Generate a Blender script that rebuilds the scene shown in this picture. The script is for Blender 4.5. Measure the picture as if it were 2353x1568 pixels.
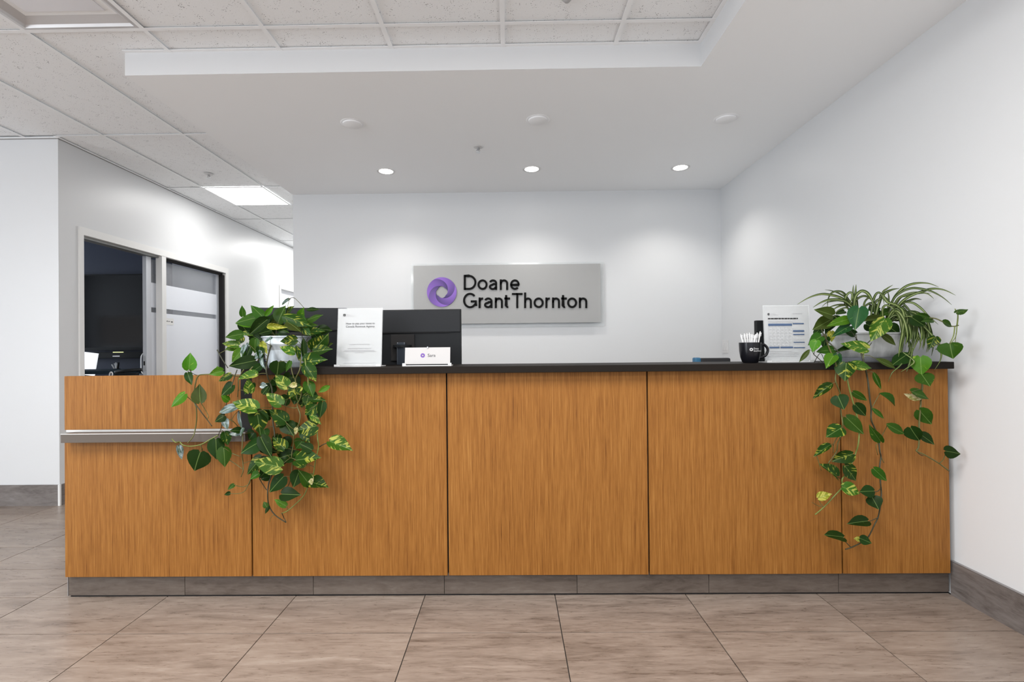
import bpy, bmesh, math, random
from mathutils import Vector, Matrix
random.seed(7)
SC = bpy.context.scene
COL = SC.collection
for o in list(bpy.data.objects): bpy.data.objects.remove(o)

# ------------------------------------------------------------------ camera
CAM_H = 1.15262
FPX = 1142.946
RIGHT = Vector((0.99988887, 0.01135735, -0.00965695))
FWD = Vector((-0.01130722, 0.99992239, 0.0052299))
UP = Vector((0.0097156, -0.00512013, 0.99993969))
cd = bpy.data.cameras.new('camera'); cam = bpy.data.objects.new('camera', cd); COL.objects.link(cam)
cam.matrix_world = Matrix(((RIGHT.x, UP.x, -FWD.x, 0), (RIGHT.y, UP.y, -FWD.y, 0), (RIGHT.z, UP.z, -FWD.z, CAM_H), (0, 0, 0, 1)))
cd.sensor_fit = 'HORIZONTAL'; cd.sensor_width = 36.0; cd.lens = FPX / 2353 * 36.0
cd.shift_x = 15.81 / 2353; cd.shift_y = 13.83 / 2353; cd.clip_start = 0.05; cd.clip_end = 60
SC.camera = cam

# ------------------------------------------------------------------ world and lights
w = bpy.data.worlds.new('world'); SC.world = w; w.use_nodes = True
w.node_tree.nodes['Background'].inputs[0].default_value = (0.80, 0.88, 1.0, 1)
w.node_tree.nodes['Background'].inputs[1].default_value = 1.2

def area(name, loc, direction, sx, sy, power, col=(1, 1, 1), spread=180):
    l = bpy.data.lights.new(name, 'AREA'); l.shape = 'RECTANGLE'; l.size = sx; l.size_y = sy
    l.energy = power; l.color = col; l.spread = math.radians(spread)
    o = bpy.data.objects.new(name, l); COL.objects.link(o); o.location = loc
    o.rotation_euler = Vector(direction).to_track_quat('-Z', 'Z').to_euler()
    return o
# daylight through the street windows behind the camera and along the left side
area('daylight_window_rear', (-2.2, -4.9, 1.45), (0, 1, 0.0), 7.4, 2.2, 40, (0.93, 0.965, 1.0))
area('daylight_fill_conference', (-7.35, 5.05, 1.5), (1, 0, 0), 1.9, 1.7, 17, (0.86, 0.93, 1.0))  # unseen window light added to lift the dark conference room
area('daylight_window_side', (-7.35, -1.7, 1.45), (1, 0, 0), 5.0, 2.2, 262, (0.90, 0.955, 1.0))
# lit ceiling troffers of the lobby, over and behind the camera
for (lx, ly) in ((-2.16, 0.68), (0.28, 0.68), (-2.16, -1.76), (0.28, -1.76)):
    area('troffer_light', (lx, ly, 2.79), (0, 0, -1), 0.55, 1.15, 50, (1.0, 0.985, 0.96))
SC.view_settings.view_transform = 'Standard'; SC.view_settings.look = 'None'
SC.view_settings.exposure = 0.48; SC.view_settings.gamma = 1.0
SC.view_settings.use_curve_mapping = False
SC.cycles.max_bounces = 8; SC.cycles.diffuse_bounces = 5; SC.cycles.glossy_bounces = 3
SC.cycles.adaptive_threshold = 0.045
SC.cycles.transmission_bounces = 8; SC.cycles.transparent_max_bounces = 12
SC.cycles.caustics_reflective = False; SC.cycles.caustics_refractive = False
SC.cycles.sample_clamp_indirect = 6.0

# ------------------------------------------------------------------ measured layout (metres, camera over the origin)
XW, ZS, YB, ZT = 2.032, 2.679, 4.8045, 2.8024       # right wall, soffit, sign wall, tiled ceiling
XL, YL, XS, YT, XT = -3.443, 3.752, -2.105, 2.701, 1.047
YC, YP = 2.3035, 2.3335                             # desk front panels, plinth
YWT = 2.2535                                        # worktop front edge
T = 0.6096
FX0, FY0 = 0.19561, 2.02993
CX0, CY0 = -0.02635, 2.50519

def at(px, py, Y):
    """world point seen at photograph pixel (px,py) on the plane y = Y"""
    a = (px - 1176.5 + 15.81) / FPX; b = -(py - 784 - 13.83) / FPX
    d = FWD + RIGHT * a + UP * b
    d = d * (Y / d.y)
    return Vector((d.x, d.y, d.z + CAM_H))

# ------------------------------------------------------------------ node material helpers
def lin(c):
    return tuple(((v / 255) / 12.92 if v / 255 <= 0.04045 else ((v / 255 + 0.055) / 1.055) ** 2.4) for v in c) + (1,)
MATS = {}
def mat(name, col, rough=0.5, metal=0.0, spec=0.5, emit=None, estr=0.0, trans=0.0, coat=0.0, ior=1.45):
    if name in MATS: return MATS[name]
    m = bpy.data.materials.new(name); m.use_nodes = True
    b = m.node_tree.nodes['Principled BSDF']
    b.inputs['Base Color'].default_value = col if len(col) == 4 else tuple(col) + (1,)
    b.inputs['Roughness'].default_value = rough; b.inputs['Metallic'].default_value = metal
    b.inputs['Specular IOR Level'].default_value = spec; b.inputs['IOR'].default_value = ior
    b.inputs['Transmission Weight'].default_value = trans; b.inputs['Coat Weight'].default_value = coat
    if emit: b.inputs['Emission Color'].default_value = tuple(emit)[:3] + (1,); b.inputs['Emission Strength'].default_value = estr
    MATS[name] = m
    return m
class NT:
    def __init__(s, m): s.t = m.node_tree; s.b = s.t.nodes['Principled BSDF']
    def n(s, typ, **kw):
        x = s.t.nodes.new('ShaderNode' + typ)
        for k, v in kw.items():
            if k in ('inputs',):
                for kk, vv in v.items(): x.inputs[kk].default_value = vv
            else: setattr(x, k, v)
        return x
    def l(s, a, b): s.t.links.new(a, b)
    def math(s, op, a, b=None, clamp=False):
        x = s.n('Math', operation=op); x.use_clamp = clamp
        for i, v in enumerate((a, b)):
            if v is None: continue
            if isinstance(v, (int, float)): x.inputs[i].default_value = v
            else: s.l(v, x.inputs[i])
        return x.outputs[0]
    def ramp(s, fac, stops):
        r = s.n('ValToRGB'); e = r.color_ramp.elements
        e[0].position, e[0].color = stops[0][0], stops[0][1]; e[1].position, e[1].color = stops[-1][0], stops[-1][1]
        for p, c in stops[1:-1]:
            q = e.new(p); q.color = c
        s.l(fac, r.inputs[0]); return r.outputs[0]
    def mix(s, f, a, b, blend='MIX'):
        x = s.n('Mix', data_type='RGBA', blend_type=blend)
        for i, v in ((0, f), (6, a), (7, b)):
            if isinstance(v, (int, float)): x.inputs[i].default_value = v
            elif isinstance(v, tuple): x.inputs[i].default_value = v
            else: s.l(v, x.inputs[i])
        return x.outputs[2]
    def coords(s, scale=(1, 1, 1), loc=(0, 0, 0), kind='Object', world=False, rnd=None):
        if world:
            g = s.n('NewGeometry'); v = g.outputs['Position']
        else:
            g = s.n('TexCoord'); v = g.outputs[kind]
        if rnd:
            oi = s.n('ObjectInfo'); c = s.n('VectorMath', operation='SCALE'); c.inputs[0].default_value = rnd; s.l(oi.outputs['Random'], c.inputs[3])
            ad = s.n('VectorMath', operation='ADD'); s.l(v, ad.inputs[0]); s.l(c.outputs[0], ad.inputs[1]); v = ad.outputs[0]
        mp = s.n('Mapping'); mp.inputs['Scale'].default_value = scale; mp.inputs['Location'].default_value = loc
        s.l(v, mp.inputs[0]); return mp.outputs[0]
    def noise(s, v, scale, detail=3, rough=0.5, dist=0.0):
        x = s.n('TexNoise'); x.inputs['Scale'].default_value = scale; x.inputs['Detail'].default_value = detail
        x.inputs['Roughness'].default_value = rough; x.inputs['Distortion'].default_value = dist; s.l(v, x.inputs['Vector']); return x.outputs[0]
    def bump(s, h, strength, dist=0.002):
        x = s.n('Bump'); x.inputs['Strength'].default_value = strength; x.inputs['Distance'].default_value = dist
        s.l(h, x.inputs['Height']); s.l(x.outputs[0], s.b.inputs['Normal'])

# wall paint: off-white eggshell with a faint roller texture
def paint(name, col, rough=0.42, spec=0.4):
    m = mat(name, col, rough, spec=spec); t = NT(m)
    n = t.noise(t.coords(world=True), 90, 0)          # faint roller sheen
    t.l(t.math('ADD', t.math('MULTIPLY', n, 0.06), rough - .03), t.b.inputs['Roughness']); return m
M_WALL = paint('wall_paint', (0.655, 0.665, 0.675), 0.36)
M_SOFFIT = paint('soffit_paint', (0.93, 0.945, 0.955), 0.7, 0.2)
M_NAVY = paint('navy_paint', (0.030, 0.038, 0.066), 0.5)
M_GREYWALL = paint('grey_paint', (0.50, 0.51, 0.54), 0.5)
M_TRIM = mat('frame_white', (0.74, 0.74, 0.73), 0.35)

m = mat('ceiling_tile', (0.74, 0.74, 0.745), 0.9, spec=0.1); t = NT(m); MT_CEIL = m
v = t.coords(world=True)
vo = t.n('TexVoronoi'); vo.inputs['Scale'].default_value = 105; t.l(v, vo.inputs['Vector'])
rn = t.noise(v, 22, 2)
hole = t.math('LESS_THAN', vo.outputs['Distance'], t.math('MULTIPLY', t.math('SUBTRACT', rn, 0.33), 0.80))
fine = t.math('LESS_THAN', t.noise(v, 420, 1), 0.37)
msk = t.math('MAXIMUM', hole, t.math('MULTIPLY', fine, 0.16))
cl = t.mix(msk, (0.93, 0.945, 0.955, 1), (0.40, 0.40, 0.41, 1)); t.l(cl, t.b.inputs['Base Color'])
t.bump(t.math('SUBTRACT', 1.0, msk), 0.5, 0.0015)
M_GRID = mat('ceiling_grid_white', (0.93, 0.945, 0.955), 0.5)

# travertine-look porcelain, veins along X
def stone(name, stops, rnd=(7.1, 3.3, 5.7), vein=(1.5, 13, 13), world=False, rough=0.34, bumps=0.12):
    m = mat(name, (0.4, 0.35, 0.3), rough); t = NT(m)
    oi = t.n('ObjectInfo')
    sc3 = lambda k: tuple(x * k for x in vein)
    a = t.noise(t.coords(scale=sc3(1), rnd=rnd), 1.5, 8, 0.66, 0.9)
    b = t.noise(t.coords(scale=sc3(3.2), rnd=rnd), 2.6, 6, 0.62, 0.7)
    c = t.noise(t.coords(scale=(1, 1, 1), rnd=rnd), 5.0, 3)
    f = t.math('ADD', t.math('MULTIPLY', a, 0.56), t.math('ADD', t.math('MULTIPLY', b, 0.34), t.math('MULTIPLY', c, 0.10)))
    f = t.math('ADD', f, t.math('MULTIPLY', t.math('SUBTRACT', oi.outputs['Random'], 0.5), 0.045))
    base = t.ramp(f, stops)
    # pale mineral flecks and dark pits, drawn out along the vein
    fl = t.noise(t.coords(scale=tuple(x * (3.0 if x == min(vein) else 5.0) for x in vein), rnd=rnd), 3.0, 4, 0.6, 1.0)
    k = t.n('MapRange'); k.inputs[1].default_value = .63; k.inputs[2].default_value = .72; t.l(fl, k.inputs[0])
    k2 = t.n('MapRange'); k2.inputs[1].default_value = .37; k2.inputs[2].default_value = .28; t.l(fl, k2.inputs[0])
    lt = tuple(x * 1.12 for x in stops[-1][1][:3]) + (1,)
    col = t.mix(t.math('MULTIPLY', k.outputs[0], .40), base, lt)
    col = t.mix(t.math('MULTIPLY', k2.outputs[0], .16), col, stops[0][1])
    t.l(col, t.b.inputs['Base Color'])
    t.l(t.math('ADD', t.math('MULTIPLY', b, 0.25), rough - 0.12), t.b.inputs['Roughness'])
    t.bump(b, bumps, 0.001); return m
FS = [(0.34, (0.108, 0.079, 0.062, 1)), (0.42, (0.183, 0.141, 0.114, 1)), (0.50, (0.240, 0.189, 0.156, 1)), (0.57, (0.278, 0.223, 0.185, 1)), (0.67, (0.345, 0.292, 0.250, 1))]
M_FLOOR = stone('floor_stone', FS, vein=(1.6, 10.5, 10.5), rough=0.30)
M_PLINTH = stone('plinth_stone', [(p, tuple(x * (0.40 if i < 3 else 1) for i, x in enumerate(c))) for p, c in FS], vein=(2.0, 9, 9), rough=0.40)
M_BASE = stone('baseboard_stone', [(p, (c[0] * 0.64, c[1] * 0.71, c[2] * 0.80, 1)) for p, c in FS], vein=(9, 2.0, 9), rough=0.35)
M_BASEX = stone('baseboard_stone_x', [(p, (c[0] * 0.64, c[1] * 0.71, c[2] * 0.80, 1)) for p, c in FS], vein=(2.0, 9, 9), rough=0.35)
M_GROUT = mat('grout', (0.07, 0.058, 0.05), 0.9)

# oak veneer, vertical grain
def veneer():
    m = mat('oak_veneer', (0.4, 0.2, 0.08), 0.5, spec=0.22); t = NT(m)
    v = t.coords(scale=(1, 1, 0.020), world=True)
    a = t.noise(v, 260, 3, 0.55, 0.0)
    b = t.noise(t.coords(scale=(1, 1, 0.03), world=True), 90, 3, 0.5)
    c = t.noise(t.coords(scale=(1, 1, 0.25), world=True), 3.0, 2)
    d = t.noise(t.coords(scale=(1, 1, 0.05), world=True), 420, 2, 0.5)
    f = t.math('ADD', t.math('MULTIPLY', a, 0.5), t.math('ADD', t.math('MULTIPLY', b, 0.22), t.math('ADD', t.math('MULTIPLY', c, 0.10), t.math('MULTIPLY', d, 0.18))))
    t.l(t.ramp(f, [(0.33, (0.105, 0.035, 0.0060, 1)), (0.42, (0.184, 0.071, 0.0135, 1)), (0.50, (0.230, 0.094, 0.0188, 1)), (0.58, (0.270, 0.116, 0.0260, 1)), (0.68, (0.325, 0.153, 0.039, 1))]), t.b.inputs['Base Color'])
    t.bump(a, 0.12, 0.0006); return m
M_WOOD = veneer()
M_TOP = mat('worktop_laminate', (0.0125, 0.0100, 0.0082), 0.5, spec=0.10)
M_LEDGE = mat('ledge_laminate', (0.092, 0.076, 0.064), 0.4, spec=0.25)
M_BLACK = mat('black_gap', (0.008, 0.007, 0.007), 0.8)
M_ALU = mat('aluminium', (0.72, 0.73, 0.74), 0.32, 0.85)
M_STRIP = mat('pale_metal_and_highlight', (0.66, 0.65, 0.63), 0.3, 0.3)
M_CHROME = mat('chrome', (0.55, 0.55, 0.56), 0.18, 1.0)
M_WHITEPL = mat('white_plastic', (0.66, 0.66, 0.66), 0.4)
M_DARKPL = mat('black_plastic', (0.010, 0.011, 0.012), 0.45, spec=0.2)
M_GREYPL = mat('charcoal_plastic', (0.010, 0.011, 0.012), 0.42, spec=0.2)
M_PAPER = mat('paper', (0.48, 0.48, 0.485), 0.6, spec=.2)
M_INK = mat('ink_black', (0.02, 0.02, 0.022), 0.6)
M_INKGREY = mat('ink_grey', (0.42, 0.42, 0.44), 0.6)
M_INKBLUE = mat('ink_blue', (0.06, 0.10, 0.19), 0.6)
M_LETTER = mat('sign_black', (0.006, 0.006, 0.006), 0.5, spec=0.08)
M_MUG = mat('mug_black', (0.006, 0.006, 0.008), 0.25, spec=0.3)
M_SOIL = mat('soil', (0.03, 0.02, 0.012), 0.95)

def glassmat(name, col, rough, alpha_mix, thin=True):
    """thin acrylic / glass: glossy skin over a see-through sheet"""
    m = bpy.data.materials.new(name); m.use_nodes = True; nt = m.node_tree; b = nt.nodes['Principled BSDF']
    b.inputs['Base Color'].default_value = col; b.inputs['Roughness'].default_value = rough
    tr = nt.nodes.new('ShaderNodeBsdfTransparent'); tr.inputs[0].default_value = (0.97, 0.98, 0.98, 1)
    mx = nt.nodes.new('ShaderNodeMixShader'); mx.inputs[0].default_value = alpha_mix
    nt.links.new(tr.outputs[0], mx.inputs[1]); nt.links.new(b.outputs[0], mx.inputs[2])
    nt.links.new(mx.outputs[0], nt.nodes['Material Output'].inputs[0]); MATS[name] = m; return m
M_ACRYL = glassmat('clear_acrylic', (0.80, 0.81, 0.82, 1), 0.08, 0.22)
M_FROST = glassmat('frosted_acrylic', (0.41, 0.41, 0.405, 1), 0.35, 0.80)
M_GLASS = glassmat('door_glass', (0.34, 0.35, 0.38, 1), 0.03, 0.42)
M_FILM = glassmat('frosted_film', (0.80, 0.83, 0.89, 1), 0.5, 0.95)

# ------------------------------------------------------------------ mesh helpers
def bm_box(bm, x0, x1, y0, y1, z0, z1):
    vs = [bm.verts.new((x, y, z)) for z in (z0, z1) for y in (y0, y1) for x in (x0, x1)]
    for f in ((0, 2, 3, 1), (4, 5, 7, 6), (0, 1, 5, 4), (2, 6, 7, 3), (0, 4, 6, 2), (1, 3, 7, 5)):
        bm.faces.new([vs[i] for i in f])
def fin(bm, name, m, parent=None, smooth=False, bevel=0.0):
    bmesh.ops.recalc_face_normals(bm, faces=bm.faces)
    if bevel:
        bmesh.ops.bevel(bm, geom=[e for e in bm.edges], offset=bevel, segments=2, affect='EDGES', profile=0.6)
    me = bpy.data.meshes.new(name); bm.to_mesh(me); bm.free()
    if smooth:
        for p in me.polygons: p.use_smooth = True
    if m: me.materials.append(m)
    return link(name, me, parent)
def link(name, me, parent=None):
    o = bpy.data.objects.new(name, me); COL.objects.link(o)
    if parent: o.parent = parent
    return o
def boxes(name, lst, m, parent=None, bevel=0.0):
    bm = bmesh.new()
    for b in lst: bm_box(bm, *b)
    return fin(bm, name, m, parent, bevel=bevel)
def box(name, x0, x1, y0, y1, z0, z1, m, parent=None, bevel=0.0):
    """box with its origin at its own centre (so object-space textures differ per piece)"""
    cx, cy, cz = (x0 + x1) / 2, (y0 + y1) / 2, (z0 + z1) / 2
    bm = bmesh.new(); bm_box(bm, x0 - cx, x1 - cx, y0 - cy, y1 - cy, z0 - cz, z1 - cz)
    o = fin(bm, name, m, None, bevel=bevel); o.location = (cx, cy, cz)
    if parent:
        o.parent = parent; o.location = Vector((cx, cy, cz)) - pw(parent)
    return o
def pw(o):
    v = Vector((0, 0, 0))
    while o is not None: v += o.location; o = o.parent
    return v
def thing(name, label, cat, loc, group=None):
    o = bpy.data.objects.new(name, None); COL.objects.link(o); o.location = loc; o.empty_display_size = 0.05
    o['label'] = label; o['category'] = cat
    if group: o['group'] = group
    return o
def tag(o, label, cat, group=None):
    o['label'] = label; o['category'] = cat
    if group: o['group'] = group
    return o
def struct(o, label=None, cat=None):
    o['kind'] = 'structure'
    if label: o['label'] = label
    if cat: o['category'] = cat
    return o
def lathe(name, prof, m, parent=None, loc=(0, 0, 0), seg=40, sx=1, sy=1, smooth=True, close=True):
    bm = bmesh.new(); rings = []
    for r, z in prof:
        rings.append([bm.verts.new((math.cos(2 * math.pi * i / seg) * r * sx, math.sin(2 * math.pi * i / seg) * r * sy, z)) for i in range(seg)])
    for a, b in zip(rings, rings[1:]):
        for i in range(seg):
            j = (i + 1) % seg; bm.faces.new((a[i], a[j], b[j], b[i]))
    if close:
        bm.faces.new(rings[0]); bm.faces.new(list(reversed(rings[-1])))
    o = fin(bm, name, m, parent, smooth=smooth); o.location = loc
    if smooth:
        es = o.modifiers.new('edges', 'EDGE_SPLIT'); es.split_angle = math.radians(40)
    return o
def spline(pts, n=5):
    P = [Vector(p) for p in pts]; out = []
    if len(P) < 3:
        return [P[0].lerp(P[1], i / 4) for i in range(5)]
    for i in range(len(P) - 1):
        p0 = P[max(i - 1, 0)]; p1 = P[i]; p2 = P[i + 1]; p3 = P[min(i + 2, len(P) - 1)]
        for k in range(n):
            t = k / n
            out.append(0.5 * ((2 * p1) + (p2 - p0) * t + (2 * p0 - 5 * p1 + 4 * p2 - p3) * t * t + (3 * p1 - p0 - 3 * p2 + p3) * t ** 3))
    out.append(P[-1]); return out
def bm_tube(bm, pts, r0, r1=None, seg=6):
    r1 = r0 if r1 is None else r1
    rings = []; nrm = Vector((0, -1, 0.3)).normalized(); n = len(pts)
    for i, p in enumerate(pts):
        tg = (pts[min(i + 1, n - 1)] - pts[max(i - 1, 0)]).normalized()
        a = tg.cross(nrm)
        if a.length < 1e-4: a = tg.orthogonal()
        a.normalize(); b = a.cross(tg).normalized(); nrm = b
        r = r0 + (r1 - r0) * i / max(n - 1, 1)
        rings.append([bm.verts.new(p + (a * math.cos(2 * math.pi * k / seg) + b * math.sin(2 * math.pi * k / seg)) * r) for k in range(seg)])
    for A, B in zip(rings, rings[1:]):
        for k in range(seg):
            j = (k + 1) % seg; bm.faces.new((A[k], A[j], B[j], B[k]))
    bm.faces.new(rings[0]); bm.faces.new(list(reversed(rings[-1])))
def tube(name, pts, r0, m, parent=None, r1=None, seg=6, n=5):
    """tube along world points, origin kept at the parent's"""
    off = pw(parent) if parent else Vector((0, 0, 0))
    bm = bmesh.new(); bm_tube(bm, [p - off for p in spline(pts, n)], r0, r1, seg)
    return fin(bm, name, m, parent, smooth=True)
def text_mesh(body, size=1.0, extrude=0.0, spacing=1.0, offset=0.0):
    c = bpy.data.curves.new('glyphs', 'FONT'); c.body = body; c.size = size; c.extrude = extrude; c.space_character = spacing; c.offset = offset
    c.resolution_u = 5
    o = bpy.data.objects.new('glyphs', c); COL.objects.link(o)
    dg = bpy.context.evaluated_depsgraph_get(); dg.update()
    me = bpy.data.meshes.new_from_object(o.evaluated_get(dg))
    bpy.data.objects.remove(o); bpy.data.curves.remove(c)
    return me
def fit_text(bm, body, x0, x1, z0, cap, y, depth=0.0, spacing=1.0, offset=0.0, xf=None):
    """letters facing -Y: width x0..x1, baseline z0, cap height cap; added to bm"""
    me = text_mesh(body, 1.0, 0.5 if depth else 0.0, spacing, offset)
    xs = [v.co.x for v in me.vertices]; ys = [v.co.y for v in me.vertices]
    ch = text_mesh('H'); hh = max(v.co.y for v in ch.vertices); bpy.data.meshes.remove(ch)
    lo, hi = min(xs), max(xs)
    for v in me.vertices:
        c = v.co.copy()
        p = Vector((x0 + (c.x - lo) / (hi - lo) * (x1 - x0), y - (c.z + 0.5) * depth if depth else y, z0 + c.y / hh * cap))
        v.co = xf(p) if xf else p
    bm.from_mesh(me); bpy.data.meshes.remove(me)
def islands(bm):
    seen = set(); out = []
    for v in bm.verts:
        if v in seen: continue
        st = [v]; comp = []
        seen.add(v)
        while st:
            a = st.pop(); comp.append(a)
            for e in a.link_edges:
                b = e.other_vert(a)
                if b not in seen: seen.add(b); st.append(b)
        out.append(comp)
    return out

# ================================================================== ROOM SHELL
struct(boxes('floor', [(-7.5, XW + 0.12, -5, 9.2, -0.12, -0.008)], M_GROUT), 'stone-look tiled floor laid in long brown grey tiles', 'floor')
FLOOR = bpy.data.objects['floor']
# the floor beyond the picked-out tiles: same stone, one sheet
box('far_paving', -7.5, XW, -5, FY0 - 4 * T / 2, -0.012, -0.0005, M_FLOOR, FLOOR)
box('far_paving', XS, XW, FY0 + 2 * T / 2, YB, -0.012, -0.0005, M_FLOOR, FLOOR)
box('far_paving', -7.5, FX0 - 9 * T, FY0 - 4 * T / 2, YL, -0.012, -0.0005, M_FLOOR, FLOOR)
box('far_paving', XL, XS, FY0 + 6 * T / 2, 9.2, -0.012, -0.0005, M_FLOOR, FLOOR)
box('far_paving', -7.4, XL, YL + .1, 6.4, -0.012, -0.0005, M_FLOOR, FLOOR)
g = 0.0021
tile_me = {}
for i in range(-9, 4):
    for j in range(-4, 6):
        x0, x1 = FX0 + i * T + g, min(FX0 + (i + 1) * T - g, XW)
        y0, y1 = FY0 + j * T / 2 + g, min(FY0 + (j + 1) * T / 2 - g, YL if x0 < XL - .3 else 9)
        if x0 > XW - 0.02: continue
        if j >= 2 and x0 > XS: continue
        key = (round(x1 - x0, 3), round(y1 - y0, 3))
        if key not in tile_me:
            bm = bmesh.new(); bm_box(bm, -(x1 - x0) / 2, (x1 - x0) / 2, -(y1 - y0) / 2, (y1 - y0) / 2, -0.006, 0.0)
            bmesh.ops.recalc_face_normals(bm, faces=bm.faces)
            me = bpy.data.meshes.new('tile'); bm.to_mesh(me); bm.free(); me.materials.append(M_FLOOR); tile_me[key] = me
        o = link('tile', tile_me[key], FLOOR); o.location = ((x0 + x1) / 2, (y0 + y1) / 2, 0)

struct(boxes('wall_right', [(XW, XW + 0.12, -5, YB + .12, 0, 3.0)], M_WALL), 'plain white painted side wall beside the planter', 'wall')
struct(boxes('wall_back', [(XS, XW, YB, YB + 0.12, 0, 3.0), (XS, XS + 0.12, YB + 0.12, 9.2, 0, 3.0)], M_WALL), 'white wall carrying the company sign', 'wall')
D0, D1, DZ = 3.924, 6.022, 2.172        # conference room opening
E0, E1, EZ = 7.365, 8.30, 2.15          # corridor doorway
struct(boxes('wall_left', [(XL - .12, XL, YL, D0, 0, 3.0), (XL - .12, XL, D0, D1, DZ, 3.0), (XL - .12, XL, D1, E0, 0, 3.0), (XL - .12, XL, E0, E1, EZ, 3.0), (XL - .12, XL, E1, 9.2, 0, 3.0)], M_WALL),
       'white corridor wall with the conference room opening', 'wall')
struct(boxes('wall_front', [(-6.35, XL - .12, YL, YL + .1, 0, 3.0), (-7.5, -7.15, YL, YL + .1, 0, 3.0), (-7.15, -6.35, YL, YL + .1, 0, 1.30), (-7.15, -6.35, YL, YL + .1, 1.80, 3.0)], M_WALL), 'white wall end facing the lobby at the far left', 'wall')  # unseen opening added so the television reflects the bright lobby
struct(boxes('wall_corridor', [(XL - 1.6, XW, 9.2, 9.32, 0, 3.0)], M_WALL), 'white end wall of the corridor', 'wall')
# lobby walls behind the camera with the window openings that let the daylight in
struct(boxes('wall_rear', [(-7.5, -6.0, -5.12, -5, 0, 3), (1.6, XW, -5.12, -5, 0, 3), (-6, 1.6, -5.12, -5, 0, .3), (-6, 1.6, -5.12, -5, 2.6, 3)], M_SOFFIT), 'white street wall behind the camera', 'wall')
struct(boxes('wall_side', [(-7.62, -7.5, -5.12, -4.3, 0, 3), (-7.62, -7.5, 0.9, 4.1, 0, 3), (-7.62, -7.5, 6.0, 6.5, 0, 3), (-7.62, -7.5, -4.3, .9, 0, .3), (-7.62, -7.5, -4.3, .9, 2.6, 3), (-7.62, -7.5, 4.1, 6.0, 0, .65), (-7.62, -7.5, 4.1, 6.0, 2.35, 3)], M_SOFFIT), 'white outer side wall of the lobby', 'wall')
for n, (lst) in enumerate(([(-6 + k * 1.9 - .03, -6 + k * 1.9 + .03, -5.1, -5.04, .3, 2.6) for k in range(5)], [(-7.6, -7.54, -4.3 + k * 1.3 - .03, -4.3 + k * 1.3 + .03, .3, 2.6) for k in range(5)])):
    struct(boxes('window_%d' % (n + 1), lst, M_TRIM), 'window mullions of the lobby glazing', 'window')

# soffit: an L of lowered plasterboard along the sign wall and the right wall
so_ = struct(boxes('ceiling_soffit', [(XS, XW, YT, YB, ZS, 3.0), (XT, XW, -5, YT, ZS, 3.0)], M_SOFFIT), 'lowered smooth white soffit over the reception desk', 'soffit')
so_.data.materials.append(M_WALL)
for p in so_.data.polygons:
    if abs(p.normal.z) < .5: p.material_index = 1  # upright soffit faces painted darker to tone down the light on them
# tiled ceiling
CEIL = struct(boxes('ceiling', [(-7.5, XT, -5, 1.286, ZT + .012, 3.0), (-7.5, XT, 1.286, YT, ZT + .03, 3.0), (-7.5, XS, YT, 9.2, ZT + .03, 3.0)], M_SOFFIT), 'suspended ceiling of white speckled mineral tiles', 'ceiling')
box('far_tiles', -7.5, XT, -5, 1.286, ZT + .004, ZT + .011, MT_CEIL, CEIL)
box('far_tiles', -7.5, XL, YL + .1, 6.4, ZT + .004, ZT + .011, MT_CEIL, CEIL)
cols = range(-9, 2)
for j in range(-1, 6):
    for i in cols:
        x0, x1 = CX0 + i * T, CX0 + (i + 1) * T
        y0, y1 = CY0 + j * 2 * T, CY0 + (j + 1) * 2 * T
        if j >= 1: x0 = max(x0, XL)
        if j >= 0 and x0 >= XS: y1 = min(y1, YT)
        if j >= 1 and x0 > XS: continue
        x1 = min(x1, XT); y1 = min(y1, 9.2)
        if j == 0 and x1 < XL: y1 = min(y1, YL)
        if x1 - x0 < .03 or y1 - y0 < .03: continue
        if (i, j) in ((-4, -1), (-5, 2)): continue           # troffers sit here
        if i == -5 and j == 2: continue
        box('tile', x0 + .003, x1 - .003, y0 + .003, y1 - .003, ZT + .010, ZT + .022, MT_CEIL, CEIL)
for k, (i) in enumerate(range(-9, 3)):
    x = CX0 + i * T
    segs = [(1.286, YT if x > XS else (YL if x < XL else 9.2))]
    if x > XT: continue
    for a, b in segs: box('grid_bar', x - .012, x + .012, a, b, ZT - .0004, ZT + .0008, M_GRID, CEIL)
for j in range(-1, 6):
    y = CY0 + j * 2 * T
    xa, xb = (-7.5, XT) if j < 1 else (XL, XS)
    box('grid_bar', xa, xb, y - .012, y + .012, ZT - .0002, ZT + .0010, M_GRID, CEIL)
boxes('wall_angle', [(XS, XT, YT - .022, YT, ZT + .001, ZT + .003), (XT - .022, XT, 1.286, YT - .022, ZT + .001, ZT + .003), (XL, XL + .018, YL, 9.2, ZT - .002, ZT + .003), (-7.5, XL + .018, YL - .018, YL, ZT - .002, ZT + .003)], M_GRID, CEIL)
boxes('shadow_line', [(XL + .0005, XL + .003, YL, 9.2, ZT - .007, ZT - .002), (-7.5, XL + .003, YL - .003, YL - .0005, ZT - .007, ZT - .002)], mat('painted_shadow', (0.25, 0.25, 0.25), 0.8), CEIL)  # grey strips paint the shade below the wall angle

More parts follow.
